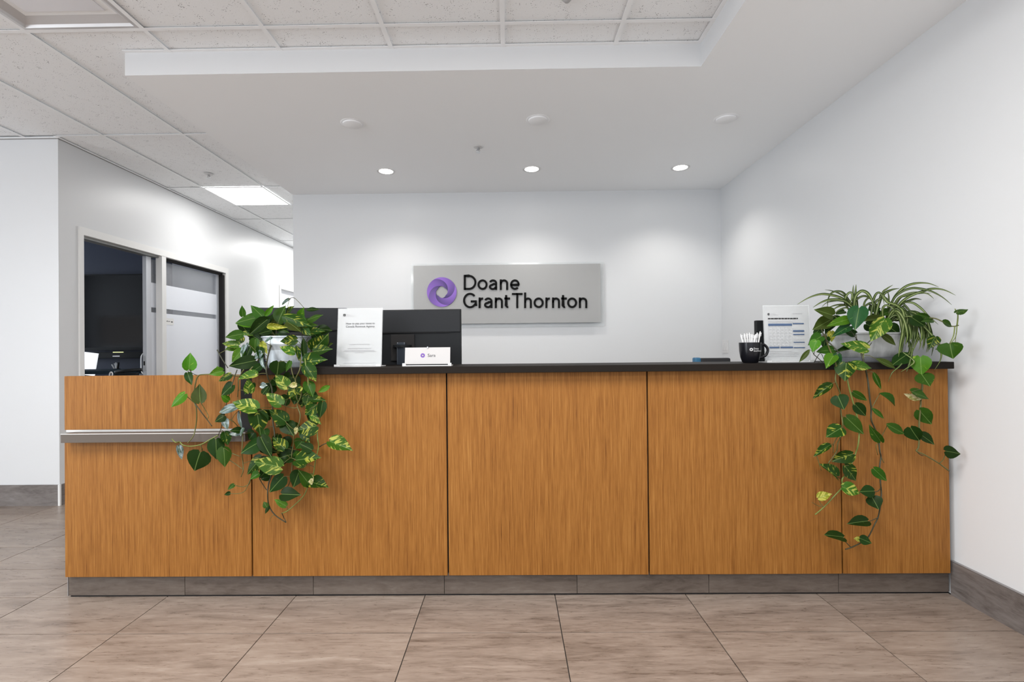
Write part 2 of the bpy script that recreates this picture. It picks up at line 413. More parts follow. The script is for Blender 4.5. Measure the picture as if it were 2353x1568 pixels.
# baseboards
bbR = struct(thing('baseboard_right', 'grey stone tile skirting along the right wall', 'baseboard', (0, 0, 0)))
y = 2.325
while y > -1:
    box('tile', XW - .012, XW, y - T + .0015, y, 0.0, .158, M_BASE, bbR); y -= T
box('edge_strip', XW - .014, XW, -1, 2.325, .158, .1605, mat('strip_grey', (0.30, 0.29, 0.29), 0.4, 0.5), bbR)
bbL = struct(thing('baseboard_left', 'grey stone tile skirting on the far left wall end', 'baseboard', (0, 0, 0)))
x = XL
while x > -7:
    box('tile', x - T + .0015, x, YL - .012, YL, 0, .158, M_BASEX, bbL); x -= T
box('corner_strip', XL - .001, XL + .013, YL - .014, YL + .0, 0, .159, M_TRIM, bbL)
box('tile', XL, XL + .012, YL, D0 - .0, 0, .158, M_BASE, bbL)
y = D1
while y < E0 - .1:
    box('tile', XL, XL + .012, y, min(y + T - .0015, E0), 0, .158, M_BASE, bbL); y += T

# ================================================================== CONFERENCE ROOM BEHIND THE LEFT WALL
YR = 6.25
struct(boxes('wall_conference', [(-7.5, -4.28, YR, YR + .1, 0, 3)], M_NAVY), 'dark navy wall of the conference room behind the screen', 'wall')
struct(boxes('wall_conference_side', [(-4.28, XL - .12, YR, YR + .1, 0, 3)], M_GREYWALL), 'grey wall seen through the glass sliding door', 'wall')
# door frame with mullion
fr = struct(thing('door_1', 'white framed conference room doorway with a frosted glass sliding door', 'door', (XL, (D0 + D1) / 2, 0)))
XF0, XF1 = XL - .11, XL + .012
for b in ((D0, D0 + .042, 0, DZ), (D1 - .055, D1, 0, DZ), (4.862, 4.922, 0, DZ - .06)):
    box('frame_post', XF0 if b[0] != 4.862 else XL - .05, XF1, b[0], b[1], b[2], b[3], M_TRIM, fr)
box('frame_head', XF0, XF1, D0 + .042, D1 - .055, DZ - .062, DZ, M_TRIM, fr)
box('track', XL - .10, XL - .02, D0 + .042, 4.862, DZ - .082, DZ - .062, mat('track_grey', (0.28, 0.28, 0.27), 0.4, 0.6), fr)
box('gap_shade', XL - .06, XL - .03, 4.922, D1 - .055, DZ - .09, DZ - .062, M_BLACK, fr)  # black strips stand in for shade in the gap around the glass
box('gap_shade', XL - .06, XL - .005, D1 - .095, D1 - .055, 0, DZ - .09, M_BLACK, fr)
lf = box('door_leaf', XL - .088, XL - .052, 4.735, 4.80, 0.01, DZ - .085, mat('stile_alu', (0.62, 0.64, 0.68), 0.35, 0.4), fr)
box('glass_pane', XL - .072, XL - .066, 4.80, D1 - .10, 0.03, DZ - .10, M_GLASS, fr)
XG = XL - .065
for z0, z1 in ((1.60, 1.842), (0.05, 1.552)):
    box('frosted_band', XG, XG + .0012, 4.80, D1 - .135, z0, z1, M_FILM, fr)
box('stile', XL - .088, XL - .052, D1 - .135, D1 - .10, 0.01, DZ - .085, mat('stile_alu', (0, 0, 0)), fr)
lock = box('lock_plate', XL - .086, XL - .056, 4.730, 4.736, 0.985, 1.125, M_ALU, fr)
box('keyhole', XL - .078, XL - .066, 4.727, 4.731, 1.035, 1.075, M_BLACK, fr)
tube('pull_handle', [Vector((XL - .09, 4.742, 1.15)), Vector((XL - .105, 4.738, 1.12)), Vector((XL - .108, 4.738, 1.05)), Vector((XL - .105, 4.738, .98)), Vector((XL - .09, 4.742, .95))], .006, M_ALU, fr)
ds = box('door_sign', XG + .0014, XG + .0035, 4.925, 5.135, 1.44, 1.508, M_TRIM, None)
tag(ds, 'small white door sign with black lettering on the frosted glass door', 'sign')
def bars(name, lst, m, parent):
    """flat printed strokes on a face looking along +X: (y0,y1,z0,z1)"""
    off = pw(parent); bm = bmesh.new()
    for (a, b, c, d, xx) in lst: bm_box(bm, xx - off.x, xx + .0004 - off.x, a - off.y, b - off.y, c - off.z, d - off.z)
    return fin(bm, name, m, parent)
xx = XG + .0035
bars('print', [(4.935, 4.943, 1.468, 1.482, xx), (4.963, 4.973, 1.460, 1.492, xx), (5.095, 5.12, 1.466, 1.478, xx)] + [(4.985 + k * .0125, 4.985 + k * .0125 + .008 + .003 * (k % 3 == 0), 1.472, 1.479 + .004 * (k % 4 == 0), xx) for k in range(8)], M_INK, ds)

# second doorway further down the corridor
d2 = struct(thing('door_2', 'white doorway frame further down the corridor', 'door', (XL, E0, 0)))
for b in ((E0, E0 + .045, 0, EZ), (E1 - .045, E1, 0, EZ)): box('frame_post', XF0, XF1, *b, M_TRIM, d2)
box('frame_head', XF0, XF1, E0 + .045, E1 - .045, EZ - .05, EZ, M_TRIM, d2)
box('door_leaf', XL - .09, XL - .05, E0 + .045, E1 - .045, 0.01, EZ - .05, mat('door_white', (0.82, 0.84, 0.88), 0.4), d2)
struct(boxes('wall_far_room', [(XL - 1.6, XL - 1.5, 6.4, 9.2, 0, 3.0)], M_WALL), 'white wall of a room beyond the corridor', 'wall')

# TV on the navy wall with a conferencing bar
tv = thing('television', 'large black wall mounted television on the navy conference room wall', 'television', (-5.12, YR, 1.2))
M_SCREEN = mat('tv_screen', (0.004, 0.004, 0.005), 0.10, spec=0.5)
box('screen', -5.94, -4.30, YR - .055, YR - .048, 1.225, 2.135, M_SCREEN, tv)
box('housing', -5.955, -4.285, YR - .048, YR - .004, 1.195, 2.15, M_DARKPL, tv)
for za, zb in ((1.195, 1.225), (2.135, 2.15)): box('bezel', -5.955, -4.285, YR - .058, YR - .048, za, zb, M_DARKPL, tv)
vb = thing('conference_bar', 'slim black video bar with a yellow light under the television', 'speaker', (-4.9, YR - .1, 1.1))
box('body', -5.35, -4.45, YR - .12, YR - .02, 1.09, 1.165, M_DARKPL, vb, .006)
box('light_strip', -4.945, -4.815, YR - .124, YR - .119, 1.163, 1.171, mat('yellow_light', (0.7, 0.7, 0.2), 0.4, emit=(0.75, 0.8, 0.35), estr=1.1), vb)
box('lens', -4.95, -4.86, YR - .123, YR - .119, 1.112, 1.124, M_CHROME, vb)
box('trim_line', -5.3, -4.55, YR - .123, YR - .119, 1.166, 1.169, M_GREYPL, vb)
cr = thing('credenza', 'dark blue grey credenza below the television', 'cabinet', (-5.0, YR - .27, 0))
M_BLUEG = mat('blue_grey_laminate', (0.04, 0.06, 0.10), 0.35)
box('body', -6.2, -4.32, YR - .45, YR - .01, 0.05, 0.86, M_BLUEG, cr, .004)
box('top', -6.22, -4.30, YR - .47, YR - .005, 0.86, 0.885, M_BLUEG, cr, .003)
for k in range(4): box('door', -6.19 + k * .467, -6.19 + k * .467 + .46, YR - .462, YR - .45, 0.08, 0.84, M_BLUEG, cr)
box('plinth', -6.15, -4.36, YR - .43, YR - .03, 0.0, 0.05, M_BLACK, cr)
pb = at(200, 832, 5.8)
wb = boxes('glow_panel', [(-.22, .0, -.008, .008, .0, .27)], mat('panel_glow', (.8, .8, .8), .4, emit=(.93, .96, 1), estr=.62)); wb.location = (pb.x + .035, 5.86, 0.886); wb.rotation_euler = (math.radians(-4), math.radians(7), 0)  # white panel made to glow by itself so it stands out bright
tag(wb, 'white panel with added glow leaning on the credenza at the doorway edge', 'panel')
# conference table
tx1 = at(314, 856, 4.95).x
ct = thing('conference_table', 'dark teal counter height table below the glowing white panel', 'table', ((tx1 - 5.3) / 2, 5.25, 0))
M_TEAL = mat('table_teal', (0.022, 0.042, 0.058), 0.65, spec=.2)
box('top', -5.3, tx1, 4.95, 5.55, 0.945, at(220, 853, 4.95).z, M_TEAL, ct, .004)
for sx in (-5.2, tx1 - .08):
    for sy in (5.03, 5.47): box('leg', sx - .025, sx + .025, sy - .025, sy + .025, 0, .945, M_DARKPL, ct)
for sy in (5.03, 5.47): box('stretcher', -5.175, tx1 - .105, sy - .015, sy + .015, .20, .24, M_DARKPL, ct)
# marker cup and notepad on the credenza
pc = at(269, 848, 5.93)
cup = thing('marker_cup', 'dark cup of white capped markers on the conference room credenza', 'cup', (pc.x, 5.93, .8855))
lathe('cup_body', [(.030, 0), (.036, .085), (.033, .085), (.028, .006)], M_GREYPL, cup, seg=20)
for k in range(6):
    a = k * 1.1
    p0 = Vector((pc.x + .012 * math.cos(a), 5.93 + .012 * math.sin(a), .893)); p1 = Vector((pc.x - .055 + k * .019, 5.92 + .02 * math.sin(a), 1.020 + .012 * (k % 3)))
    mk = tube('marker', [p0, p1], .0080, M_GREYPL if k == 5 else M_WHITEPL, cup, seg=8)
pw_ = at(330, 863, 5.93)
nb = box('notepad', pw_.x - .06, pw_.x + .06, 5.86, 6.04, .8855, .909, M_PAPER); tag(nb, 'white notepad on the credenza beside the sliding door', 'notepad')
boxes('cover_line', [(-.05, .04, -.0908, -.0896, -.004, .0)], M_INKGREY, nb)
# chairs at the table: only the top rails show over the desk panel
def conf_chair(label, pxa, pya, pxb, pyb, Y, m, bracket):
    A, B = at(pxa, pya, Y), at(pxb, pyb, Y); C_ = (A + B) / 2
    e = thing('office_chair', label, 'chair', (C_.x, Y, 0)); W_ = (B.x - A.x) / 2
    tube('back_rail', [A + Vector((0, .02, 0)), C_ + Vector((0, -.01, .003)), B + Vector((0, .02, 0))], .016, m, e, seg=10)
    box('backrest', A.x + .012, B.x - .03, Y - .005, Y + .02, .60, min(A.z, B.z) - .004, m, e, .006)
    box('seat', C_.x - .22, C_.x + .22, Y - .02, Y + .42, .43, .50, m, e, .02)
    for sgn in (-1, 1):
        xa = C_.x + sgn * .20
        tube('armrest', [Vector((xa, Y + .0, .50)), Vector((xa, Y + .02, .70)), Vector((xa, Y + .10, .72)), Vector((xa, Y + .28, .72)), Vector((xa, Y + .30, .50))], .010, M_DARKPL, e)
    if bracket:
        tube('bracket', [A + Vector((-.045, 0, -.075)), A + Vector((-.030, -.01, -.012)), A + Vector((-.016, -.01, .002)), A + Vector((-.006, -.01, -.018)), A + Vector((-.022, -.01, -.07))], .006, M_WHITEPL, e)
    lathe('pedestal', [(.03, 0.06), (.03, .43)], M_ALU, e, loc=(0, .20, 0), seg=16)
    for k in range(5):
        a = k * 2 * math.pi / 5 + .3
        tube('base_arm', [Vector((C_.x, Y + .20, .09)), Vector((C_.x + .27 * math.cos(a), Y + .20 + .27 * math.sin(a), .05))], .015, M_ALU, e, seg=6)
        lathe('caster', [(.018, 0), (.022, .02), (.018, .045)], M_DARKPL, e, loc=(.27 * math.cos(a), .20 + .27 * math.sin(a), 0), seg=10)
conf_chair('black office chair with a white bracket in the conference room doorway', 262, 856, 322, 850, 4.40, M_DARKPL, True)

# ================================================================== CEILING FITTINGS
M_LAMP = mat('lamp_disc', (1, 1, 1), 0.5, emit=(1.0, 0.96, 0.90), estr=14)
for (lx, ly, ps) in ((-1.046, 4.211, 'nearest the corridor'), (0.192, 4.206, 'in the middle of the row'), (1.451, 4.220, 'nearest the right wall')):
    d = thing('downlight', 'lit round recessed downlight in the soffit, ' + ps, 'downlight', (lx, ly, ZS), 'lit downlights over the sign wall')
    lathe('trim_ring', [(.058, -.001), (.076, -.003), (.078, 0.0), (.058, .004)], M_WHITEPL, d, seg=36, close=False)
    lathe('lamp', [(.0, -.0022), (.056, -.0022), (.0585, -.0005)], M_LAMP, d, seg=36, close=False)
    l = bpy.data.lights.new('downlight_beam', 'SPOT'); l.energy = 24; l.spot_size = math.radians(125); l.spot_blend = 0.7; l.shadow_soft_size = .05; l.color = (1, .955, .895)
    lo = bpy.data.objects.new('downlight_beam', l); COL.objects.link(lo); lo.location = (lx, ly, ZS - .015)
M_DISC = mat('disc_white', (0.90, 0.91, 0.92), 0.6, spec=.2)
for (lx, ly, ps) in ((-1.046, 3.315, 'nearest the corridor'), (0.195, 3.300, 'in the middle of the soffit'), (1.449, 3.325, 'nearest the right wall')):
    d = thing('ceiling_disc', 'unlit round white ceiling cover in the soffit, ' + ps, 'ceiling disc', (lx, ly, ZS), 'round white covers on the soffit')
    lathe('cover', [(.0, -.016), (.050, -.015), (.062, -.010), (.066, 0)], M_DISC, d, seg=40, close=False)
    lathe('flange', [(.066, -.003), (.077, -.002), (.079, 0)], M_DISC, d, seg=40, close=False)
def sprinkler(loc, label):
    d = thing('fire_sprinkler', label, 'sprinkler', loc, 'fire sprinklers')
    lathe('escutcheon', [(.0, -.006), (.018, -.006), (.034, -.003), (.036, 0)], M_WHITEPL, d, seg=28, close=False)
    lathe('stem', [(.010, -.006), (.010, -.016), (.006, -.018), (.006, -.03)], M_CHROME, d, seg=14)
    lathe('deflector', [(.0, -.044), (.018, -.043), (.018, -.0415), (0, -.041)], M_ALU, d, seg=14)
    bm = bmesh.new()
    for s in (-1, 1): bm_tube(bm, spline([Vector((s * .007, 0, -.016)), Vector((s * .013, 0, -.028)), Vector((s * .003, 0, -.042))], 4), .0022, seg=5)
    fin(bm, 'yoke_arm', M_CHROME, d, smooth=True)
sprinkler((-0.230, 3.730, ZS), 'chrome fire sprinkler in the smooth soffit between the downlights')
sprinkler((-2.78, 4.567, ZT + .004), 'chrome fire sprinkler in the corridor tile before the lit panel')
dt = thing('ceiling_sensor', 'small grey round sensor on a ceiling tile at the top edge', 'sensor', (0.281, 2.340, ZT + .004))
lathe('sensor_dome', [(0, -.018), (.012, -.016), (.019, -.008), (.021, 0)], mat('sensor_grey', (0.42, 0.42, 0.42), 0.5), dt, seg=24, close=False)
lathe('sensor_ring', [(.021, -.003), (.025, -.002), (.026, 0)], M_WHITEPL, dt, seg=24, close=False)

# corridor panel, lit
ci0, ci1 = CX0 - 5 * T, CX0 - 4 * T
cj0 = CY0 + 4 * T
cl_ = thing('ceiling_panel_light', 'bright square flat panel light in the corridor ceiling', 'ceiling light', ((ci0 + ci1) / 2, cj0 + T / 2, ZT))
box('diffuser', ci0 + .014, ci1 - .014, cj0 + .014, cj0 + T - .014, ZT + .002, ZT + .006, mat('panel_lit', (1, 1, 1), 0.5, emit=(1, 0.985, 0.96), estr=5.5), cl_)
boxes('frame', [(-T / 2 + .002, T / 2 - .002, -T / 2 + .002, -T / 2 + .014, .001, .010), (-T / 2 + .002, T / 2 - .002, T / 2 - .014, T / 2 - .002, .001, .010), (-T / 2 + .002, -T / 2 + .014, -T / 2 + .014, T / 2 - .014, .001, .010), (T / 2 - .014, T / 2 - .002, -T / 2 + .014, T / 2 - .014, .001, .010)], M_GRID, cl_)
area('corridor_panel_light', ((ci0 + ci1) / 2, cj0 + T / 2, ZT - .01), (0, 0, -1), .56, .56, 4.5, (1, .985, .96))
area('corridor_fill_far', ((ci0 + ci1) / 2, cj0 + T / 2 + 2.45, ZT - .01), (0, 0, -1), .56, .56, 26, (1, .985, .96))  # unseen lamp added to brighten the far end of the corridor
box('tile', ci0 + .002, ci1 - .002, cj0 + T + .002, cj0 + 2 * T - .002, ZT + .010, ZT + .022, MT_CEIL, CEIL)
# unlit recessed troffer at the top left
t0, t1, u1 = CX0 - 4 * T, CX0 - 3 * T, CY0; u0 = CY0 - 2 * T
tr_ = thing('ceiling_troffer', 'unlit recessed white troffer with a flat lens at the top left corner', 'ceiling light', ((t0 + t1) / 2, (u0 + u1) / 2, ZT))
bm = bmesh.new(); W2, H2 = T / 2 - .012, T - .012
ringp = [(0, 0.0), (.016, -.001), (.022, .012), (.085, .040), (.095, .040), (.098, .034)]
rg = []
for ins, dz in ringp:
    rg.append([bm.verts.new((sx * (W2 - ins), sy * (H2 - ins), dz)) for sx, sy in ((-1, -1), (1, -1), (1, 1), (-1, 1))])
for A, B in zip(rg, rg[1:]):
    for k in range(4): bm.faces.new((A[k], A[(k + 1) % 4], B[(k + 1) % 4], B[k]))
fin(bm, 'reflector', mat('troffer_metal', (0.62, 0.61, 0.61), 0.35, 0.25), tr_)
box('lens', (t0 + t1) / 2 - W2 + .098, (t0 + t1) / 2 + W2 - .098, (u0 + u1) / 2 - H2 + .098, (u0 + u1) / 2 + H2 - .098, ZT + .024, ZT + .034, mat('lens_white', (0.80, 0.80, 0.83), 0.3), tr_)
boxes('housing', [(-W2, W2, -H2, H2, .041, .10)], M_WHITEPL, tr_)

# light switch on the right wall
sw = thing('light_switch', 'white double light switch plate on the right wall near the corner', 'light switch', (XW, 4.725, 1.16))
box('plate', XW - .006, XW, 4.665, 4.787, 1.100, 1.222, M_WHITEPL, sw, .002)
for k in (0, 1): box('rocker', XW - .010, XW - .005, 4.678 + k * .055, 4.718 + k * .055, 1.125, 1.197, M_WHITEPL, sw, .002)

# ================================================================== COMPANY SIGN
YS_ = 4.755
sg = thing('company_sign', 'wide grey acrylic company sign with a purple ring logo and black letters', 'sign', (-0.025, YB, 1.68))
box('back_panel', -0.955, 0.900, YB - .022, YB - .016, 1.370, 1.988, M_ACRYL, sg)
box('front_panel', -0.925, 0.862, YS_ - .003, YS_ + .003, 1.405, 1.965, M_FROST, sg)
for bx in (-0.894, -0.494, 0.424, 0.823):
    for bz in (1.942, 1.466):
        bt = lathe('standoff', [(.011, 0), (.011, .040), (.014, .040), (.014, .046), (.010, .0475)], M_CHROME, sg, seg=20)
        bt.rotation_euler = (math.radians(90), 0, 0); bt.location = Vector((bx, YB - .003, bz)) - sg.location
def glyph(ch, x0, x1, base, H, X):
    """centre-line strokes of one monoline letter, in sign units; H = cap height, X = x-height"""
    S_ = 22; h = S_ / 2; l, r = x0 + h, x1 - h; cx = (l + r) / 2; top = base - X + h; bot = base - h
    def arc(cx, cy, rx, ry, a0, a1, n=18):
        return [(cx + rx * math.cos(math.radians(a0 + (a1 - a0) * i / n)), cy - ry * math.sin(math.radians(a0 + (a1 - a0) * i / n))) for i in range(n + 1)]
    cy = (top + bot) / 2; rx = (r - l) / 2; ry = (bot - top) / 2
    if ch == 'o': return [arc(cx, cy, rx, ry, 0, 360, 32)]
    if ch == 'n' or ch == 'h':
        t_ = base - X if ch == 'n' else base - H - 5
        return [[(l, t_), (l, base)], [(l, base - X * .50)] + arc(cx, top + rx, rx, rx, 170, 0, 14) + [(r, base)]]
    if ch == 'r': return [[(l, base - X), (l, base)], [(l, base - X * .52)] + arc(l + 36, top + 34, 36, 34, 172, 88, 8)]
    if ch == 'a':
        return [arc(cx, top + 30, rx, 30, 158, 0, 12) + [(r, base)], [(r, base - X * .57), (cx + 4, base - X * .56)] + arc(cx - 2, bot - 22, rx - 2, 23, 98, 300, 16) + [(r, base - X * .30)]]
    if ch == 'e': return [[(l, cy + 3), (r, cy + 3)] + arc(cx, cy, rx, ry, 0, 318, 28)]
    if ch == 't': return [[(x0 + 20, base - X - 26), (x0 + 20, bot - 16)] + arc(x0 + 38, bot - 17, 18, 17, 180, 285, 8), [(x0, base - X + h), (x1, base - X + h)]]
    if ch == 'T': return [[(x0, base - H + h), (x1, base - H + h)], [((x0 + x1) / 2, base - H), ((x0 + x1) / 2, base)]]
    if ch == 'D': return [[(l, base), (l, base - H)], [(l, base - H + h), (cx - 14, base - H + h)] + arc(cx - 14, base - H / 2, r - cx + 14, H / 2 - h, 90, -90, 20) + [(l, bot)]]
    if ch == 'G': return [arc(cx, base - H / 2, rx + 2, H / 2 - h + 2, 42, 322, 28) + [(r, bot - 18), (r, base - H * .44), (cx + 8, base - H * .44)]]
WORDS = (('Doane', ((685, 822), (834, 943), (957, 1046), (1075, 1166), (1186, 1290)), 407), ('GrantThornton', ((680, 826), (846, 898), (904, 996), (1021, 1109), (1124, 1186), (1206, 1322), (1338, 1422), (1440, 1550), (1568, 1621), (1640, 1726), (1739, 1800), (1803, 1911), (1930, 2021)), 603))
def sign_pt(u, v_, y): return at(920 + u / 4.706, 580 + v_ / 4.706, y)
for word, boxes_, bl in WORDS:
    for ch_, (xa, xb) in zip(word, boxes_):
        bm = bmesh.new(); SW = 22 / 2
        for st in glyph(ch_, xa, xb, bl, 163, 114):
            n = len(st); F_, B_ = [], []
            closed = math.hypot(st[0][0] - st[-1][0], st[0][1] - st[-1][1]) < 1
            for i, (x, y) in enumerate(st):
                a_ = st[i - 1] if i else (st[-2] if closed else st[0]); b_ = st[i + 1] if i < n - 1 else (st[1] if closed else st[-1])
                tx, ty = b_[0] - a_[0], b_[1] - a_[1]; ln = math.hypot(tx, ty) or 1
                k_ = 1.0
                if 0 < i < n - 1:
                    d0 = (x - a_[0], y - a_[1]); d1 = (b_[0] - x, b_[1] - y)
                    cs = (d0[0] * d1[0] + d0[1] * d1[1]) / ((math.hypot(*d0) or 1) * (math.hypot(*d1) or 1))
                    k_ = min(1.5, 1 / max(.5, math.sqrt(max(0, (1 + cs) / 2))))
                nx, ny = -ty / ln * SW * k_, tx / ln * SW * k_
                F_.append([bm.verts.new(sign_pt(x + sg_ * nx, y + sg_ * ny, YS_ - .013) - sg.location) for sg_ in (1, -1)])
                B_.append([bm.verts.new(sign_pt(x + sg_ * nx, y + sg_ * ny, YS_ - .0032) - sg.location) for sg_ in (1, -1)])
            for i in range(n - 1):
                bm.faces.new((F_[i][0], F_[i][1], F_[i + 1][1], F_[i + 1][0])); bm.faces.new((B_[i][0], B_[i + 1][0], B_[i + 1][1], B_[i][1]))
                for q in (0, 1): bm.faces.new((F_[i][q], F_[i + 1][q], B_[i + 1][q], B_[i][q]))
            for i in (0, n - 1): bm.faces.new((F_[i][0], F_[i][1], B_[i][1], B_[i][0]))
        fin(bm, 'letter', M_LETTER, sg)
# ring logo: four interlocking blades, light at one edge and deep violet at the other
def ring_logo(bm, cl, C, R, y, depth, nb=4, rot0=0.12, ns=8, nt=14):
    out = []
    for k in range(nb):
        grid = []; pos = {}
        for s in range(ns + 1):
            row = []
            for q in range(nt + 1):
                tt = q / nt; S = s / ns
                th = rot0 - (k + S) * 2 * math.pi / nb + (tt ** 0.75) * math.radians(112)
                ph = rot0 - (k + S) * 2 * math.pi / nb
                c4 = abs(math.cos(2 * (ph - rot0 + .0)))
                ri = R * (0.335 + 0.065 * c4)
                r = ri + (R - ri) * tt
                row.append(bm.verts.new((C[0] + r * math.cos(th), y - depth * math.sin(S * math.pi) * .4, C[1] + r * math.sin(th)))); pos[row[-1]] = (S, tt)
            grid.append(row)
        for s in range(ns):
            for q in range(nt):
                f = bm.faces.new((grid[s][q], grid[s][q + 1], grid[s + 1][q + 1], grid[s + 1][q]))
                for lp in f.loops:
                    S, q_ = pos[lp.vert]
                    u = max(0, min(1, (1 - S) * .75 + .45 * q_ - .12 * (1 - q_)))
                    lo, hi = (0.030, 0.012, 0.105), (0.235, 0.105, 0.50)
                    lp[cl] = tuple(lo[i] + (hi[i] - lo[i]) * u for i in range(3)) + (1,)
M_LOGO = mat('logo_violet', (0.3, 0.15, 0.6), 0.35); t = NT(M_LOGO)
vc = t.n('VertexColor'); vc.layer_name = 'print'; t.l(vc.outputs[0], t.b.inputs['Base Color'])
bm = bmesh.new(); clr = bm.loops.layers.float_color.new('print')
ring_logo(bm, clr, (-0.654 - sg.location.x, 1.709 - sg.location.z), .142, YS_ - .012 - sg.location.y, .004)
ext = bmesh.ops.extrude_face_region(bm, geom=list(bm.faces))
for v in [e for e in ext['geom'] if isinstance(e, bmesh.types.BMVert)]: v.co.y += .009
fin(bm, 'ring_logo', M_LOGO, sg)
sg.children[-1]['label'] = 'purple ring of interlocking blades'

# ================================================================== RECEPTION DESK
RD = thing('reception_desk', 'long oak veneer reception desk with dark worktop and lower left ledge', 'reception desk', (0, YC, 0))
J = [-2.0898, -1.2108, -0.2992, 0.6281, 1.5119, 2.0018]
gp = .0034
PZ0, PZ1 = 0.1095, 1.047
for k in range(5):
    x0, x1 = J[k] + (gp if k else 0), J[k + 1] - (gp if k < 4 else 0)
    z1 = .745 if k == 0 else PZ1
    box('front_panel', x0, x1, YC, YC + .018, PZ0, z1, M_WOOD, RD, .0012)
box('upper_panel', -2.106, -1.262, 2.322, 2.345, .794, 1.047, M_WOOD, RD, .0012)
box('bottom_channel', -2.104, -1.262, 2.328, 2.342, .784, .794, M_STRIP, RD)
lg = box('ledge', -2.062, -1.213, YWT, 2.36, .745, .784, M_LEDGE, RD, .0012)
box('ledge_edge_highlight', -2.062, -1.213, YWT - .0006, YWT + .003, .7835, .7862, M_STRIP, RD)  # pale line paints a highlight along the ledge edge
box('dark_filler', -1.262, J[1] + .004, 2.3075, 2.345, .745, 1.047, M_BLACK, RD)  # plain black strip between the upper panel and the main front
box('worktop', -1.232, 1.988, YWT, 2.62, 1.0472, 1.0786, M_TOP, RD, .0025)
box('carcass', -2.085, 1.995, YC + .022, 2.36, .12, .74, M_BLACK, RD)
box('carcass', J[1] + .01, 1.995, YC + .022, 2.60, .74, 1.046, M_BLACK, RD)
box('work_surface', -2.08, 1.99, 2.36, 3.12, .71, .74, mat('desk_surface', (0.75, 0.75, 0.74), 0.4), RD)
for xx in (-2.06, -.5, 1.0, 1.96): box('support', xx - .012, xx + .012, 2.62 if xx > -1.2 else 2.37, 3.08, 0, .71, M_WOOD, RD)
pl = box('plinth', -2.098, 2.0195, YP + .009, 2.50, 0, .109, M_BLACK, RD)
PX = [-2.102, -1.547, -0.939, -0.322, 0.299, 0.912, 1.512, 2.0200]
for k in range(7):
    box('tile', PX[k] + .0012, PX[k + 1] - .0012, YP, YP + .009, .010, .108, M_PLINTH, pl)
box('end_strip', -2.1045, -2.1015, YP - .002, YP + .05, .008, .1085, mat('strip_grey', (0, 0, 0)), pl)

# ================================================================== THINGS ON AND BEHIND THE DESK
ZW = 1.0786
def doc_stand(name, label, cat, px_c, Y, wdt, hgt, tilt, printer, yaw=0.0, group=None):
    c = at(px_c, 840, Y)
    e = thing(name, label, cat, (c.x, Y, ZW), group)
    a = math.tan(tilt)
    bm = bmesh.new()
    def q(bm, x0, x1, z0, z1, y0, th):
        vs = []
        for z in (z0, z1):
            for yy in (y0, y0 + th):
                for x in (x0, x1): vs.append(bm.verts.new((x, yy + z * a, z)))
        for f in ((0, 2, 3, 1), (4, 5, 7, 6), (0, 1, 5, 4), (2, 6, 7, 3), (0, 4, 6, 2), (1, 3, 7, 5)): bm.faces.new([vs[i] for i in f])
    q(bm, -wdt / 2, wdt / 2, .006, hgt, 0, .0012); fin(bm, 'paper', M_PAPER, e)
    bm = bmesh.new(); q(bm, -wdt / 2 - .003, wdt / 2 + .003, .004, hgt + .004, -.0022, .0014); q(bm, -wdt / 2 - .003, wdt / 2 + .003, .004, hgt + .004, .0024, .0018); fin(bm, 'acrylic_sleeve', M_ACRYL, e)
    boxes('acrylic_foot', [(-wdt / 2 - .006, wdt / 2 + .006, -.020, .06, 0, .0035), (-wdt / 2 - .006, -wdt / 2 + .018, -.020, -.012, .0035, .010), (wdt / 2 - .018, wdt / 2 + .006, -.020, -.012, .0035, .010)], M_WHITEPL, e)
    def pr(nm, m, lst, texts=()):
        bm = bmesh.new()
        for (x0, x1, z0, z1) in lst: q(bm, x0, x1, z0, z1, -.0036, .0006)
        for (s, x0, x1, z0, cap) in texts: fit_text(bm, s, x0, x1, z0, cap, 0, xf=lambda p: Vector((p.x, p.z * a - .0034, p.z)))
        fin(bm, nm, m, e)['kind'] = 'stuff'
    printer(pr); e.rotation_euler = (0, 0, yaw); return e
def words(x0, x1, z, h, seed, wl=(.004, .012), gap=.002):
    r = random.Random(seed); out = []; x = x0
    while x < x1:
        l = r.uniform(*wl); out.append((x, min(x + l, x1), z, z + h)); x += l + gap
    return out
def print_left(pr):
    pr('heading', M_INK, [], [('How to pay your taxes to', -.068, .074, .204, .0088), ('Canada Revenue Agency', -.068, .074, .189, .0088)])
    lst = words(-.05, .052, .1065, .0022, 1) + words(-.058, .060, .087, .0024, 2) + words(-.072, .072, .0775, .0018, 3) + words(-.078, .082, .0725, .0018, 4) + words(-.02, .022, .067, .0018, 5) + words(-.075, .085, .016, .0012, 6)
    pr('small_print', M_INKGREY, lst, [('Doane', -.069, -.050, .2505, .0040), ('Grant Thornton', -.069, -.030, .2445, .0040)])
    pr('logo_mark', M_INK, [(-.083, -.0795, .245, .255), (-.0755, -.072, .245, .255), (-.0795, -.0755, .2525, .2555), (-.0795, -.0755, .2445, .2475)])
doc_stand('document_stand', 'white notice in an upright acrylic holder beside the bushy left plant', 'sign holder', 824.5, 2.385, .216, .279, .10, print_left, math.radians(-3))
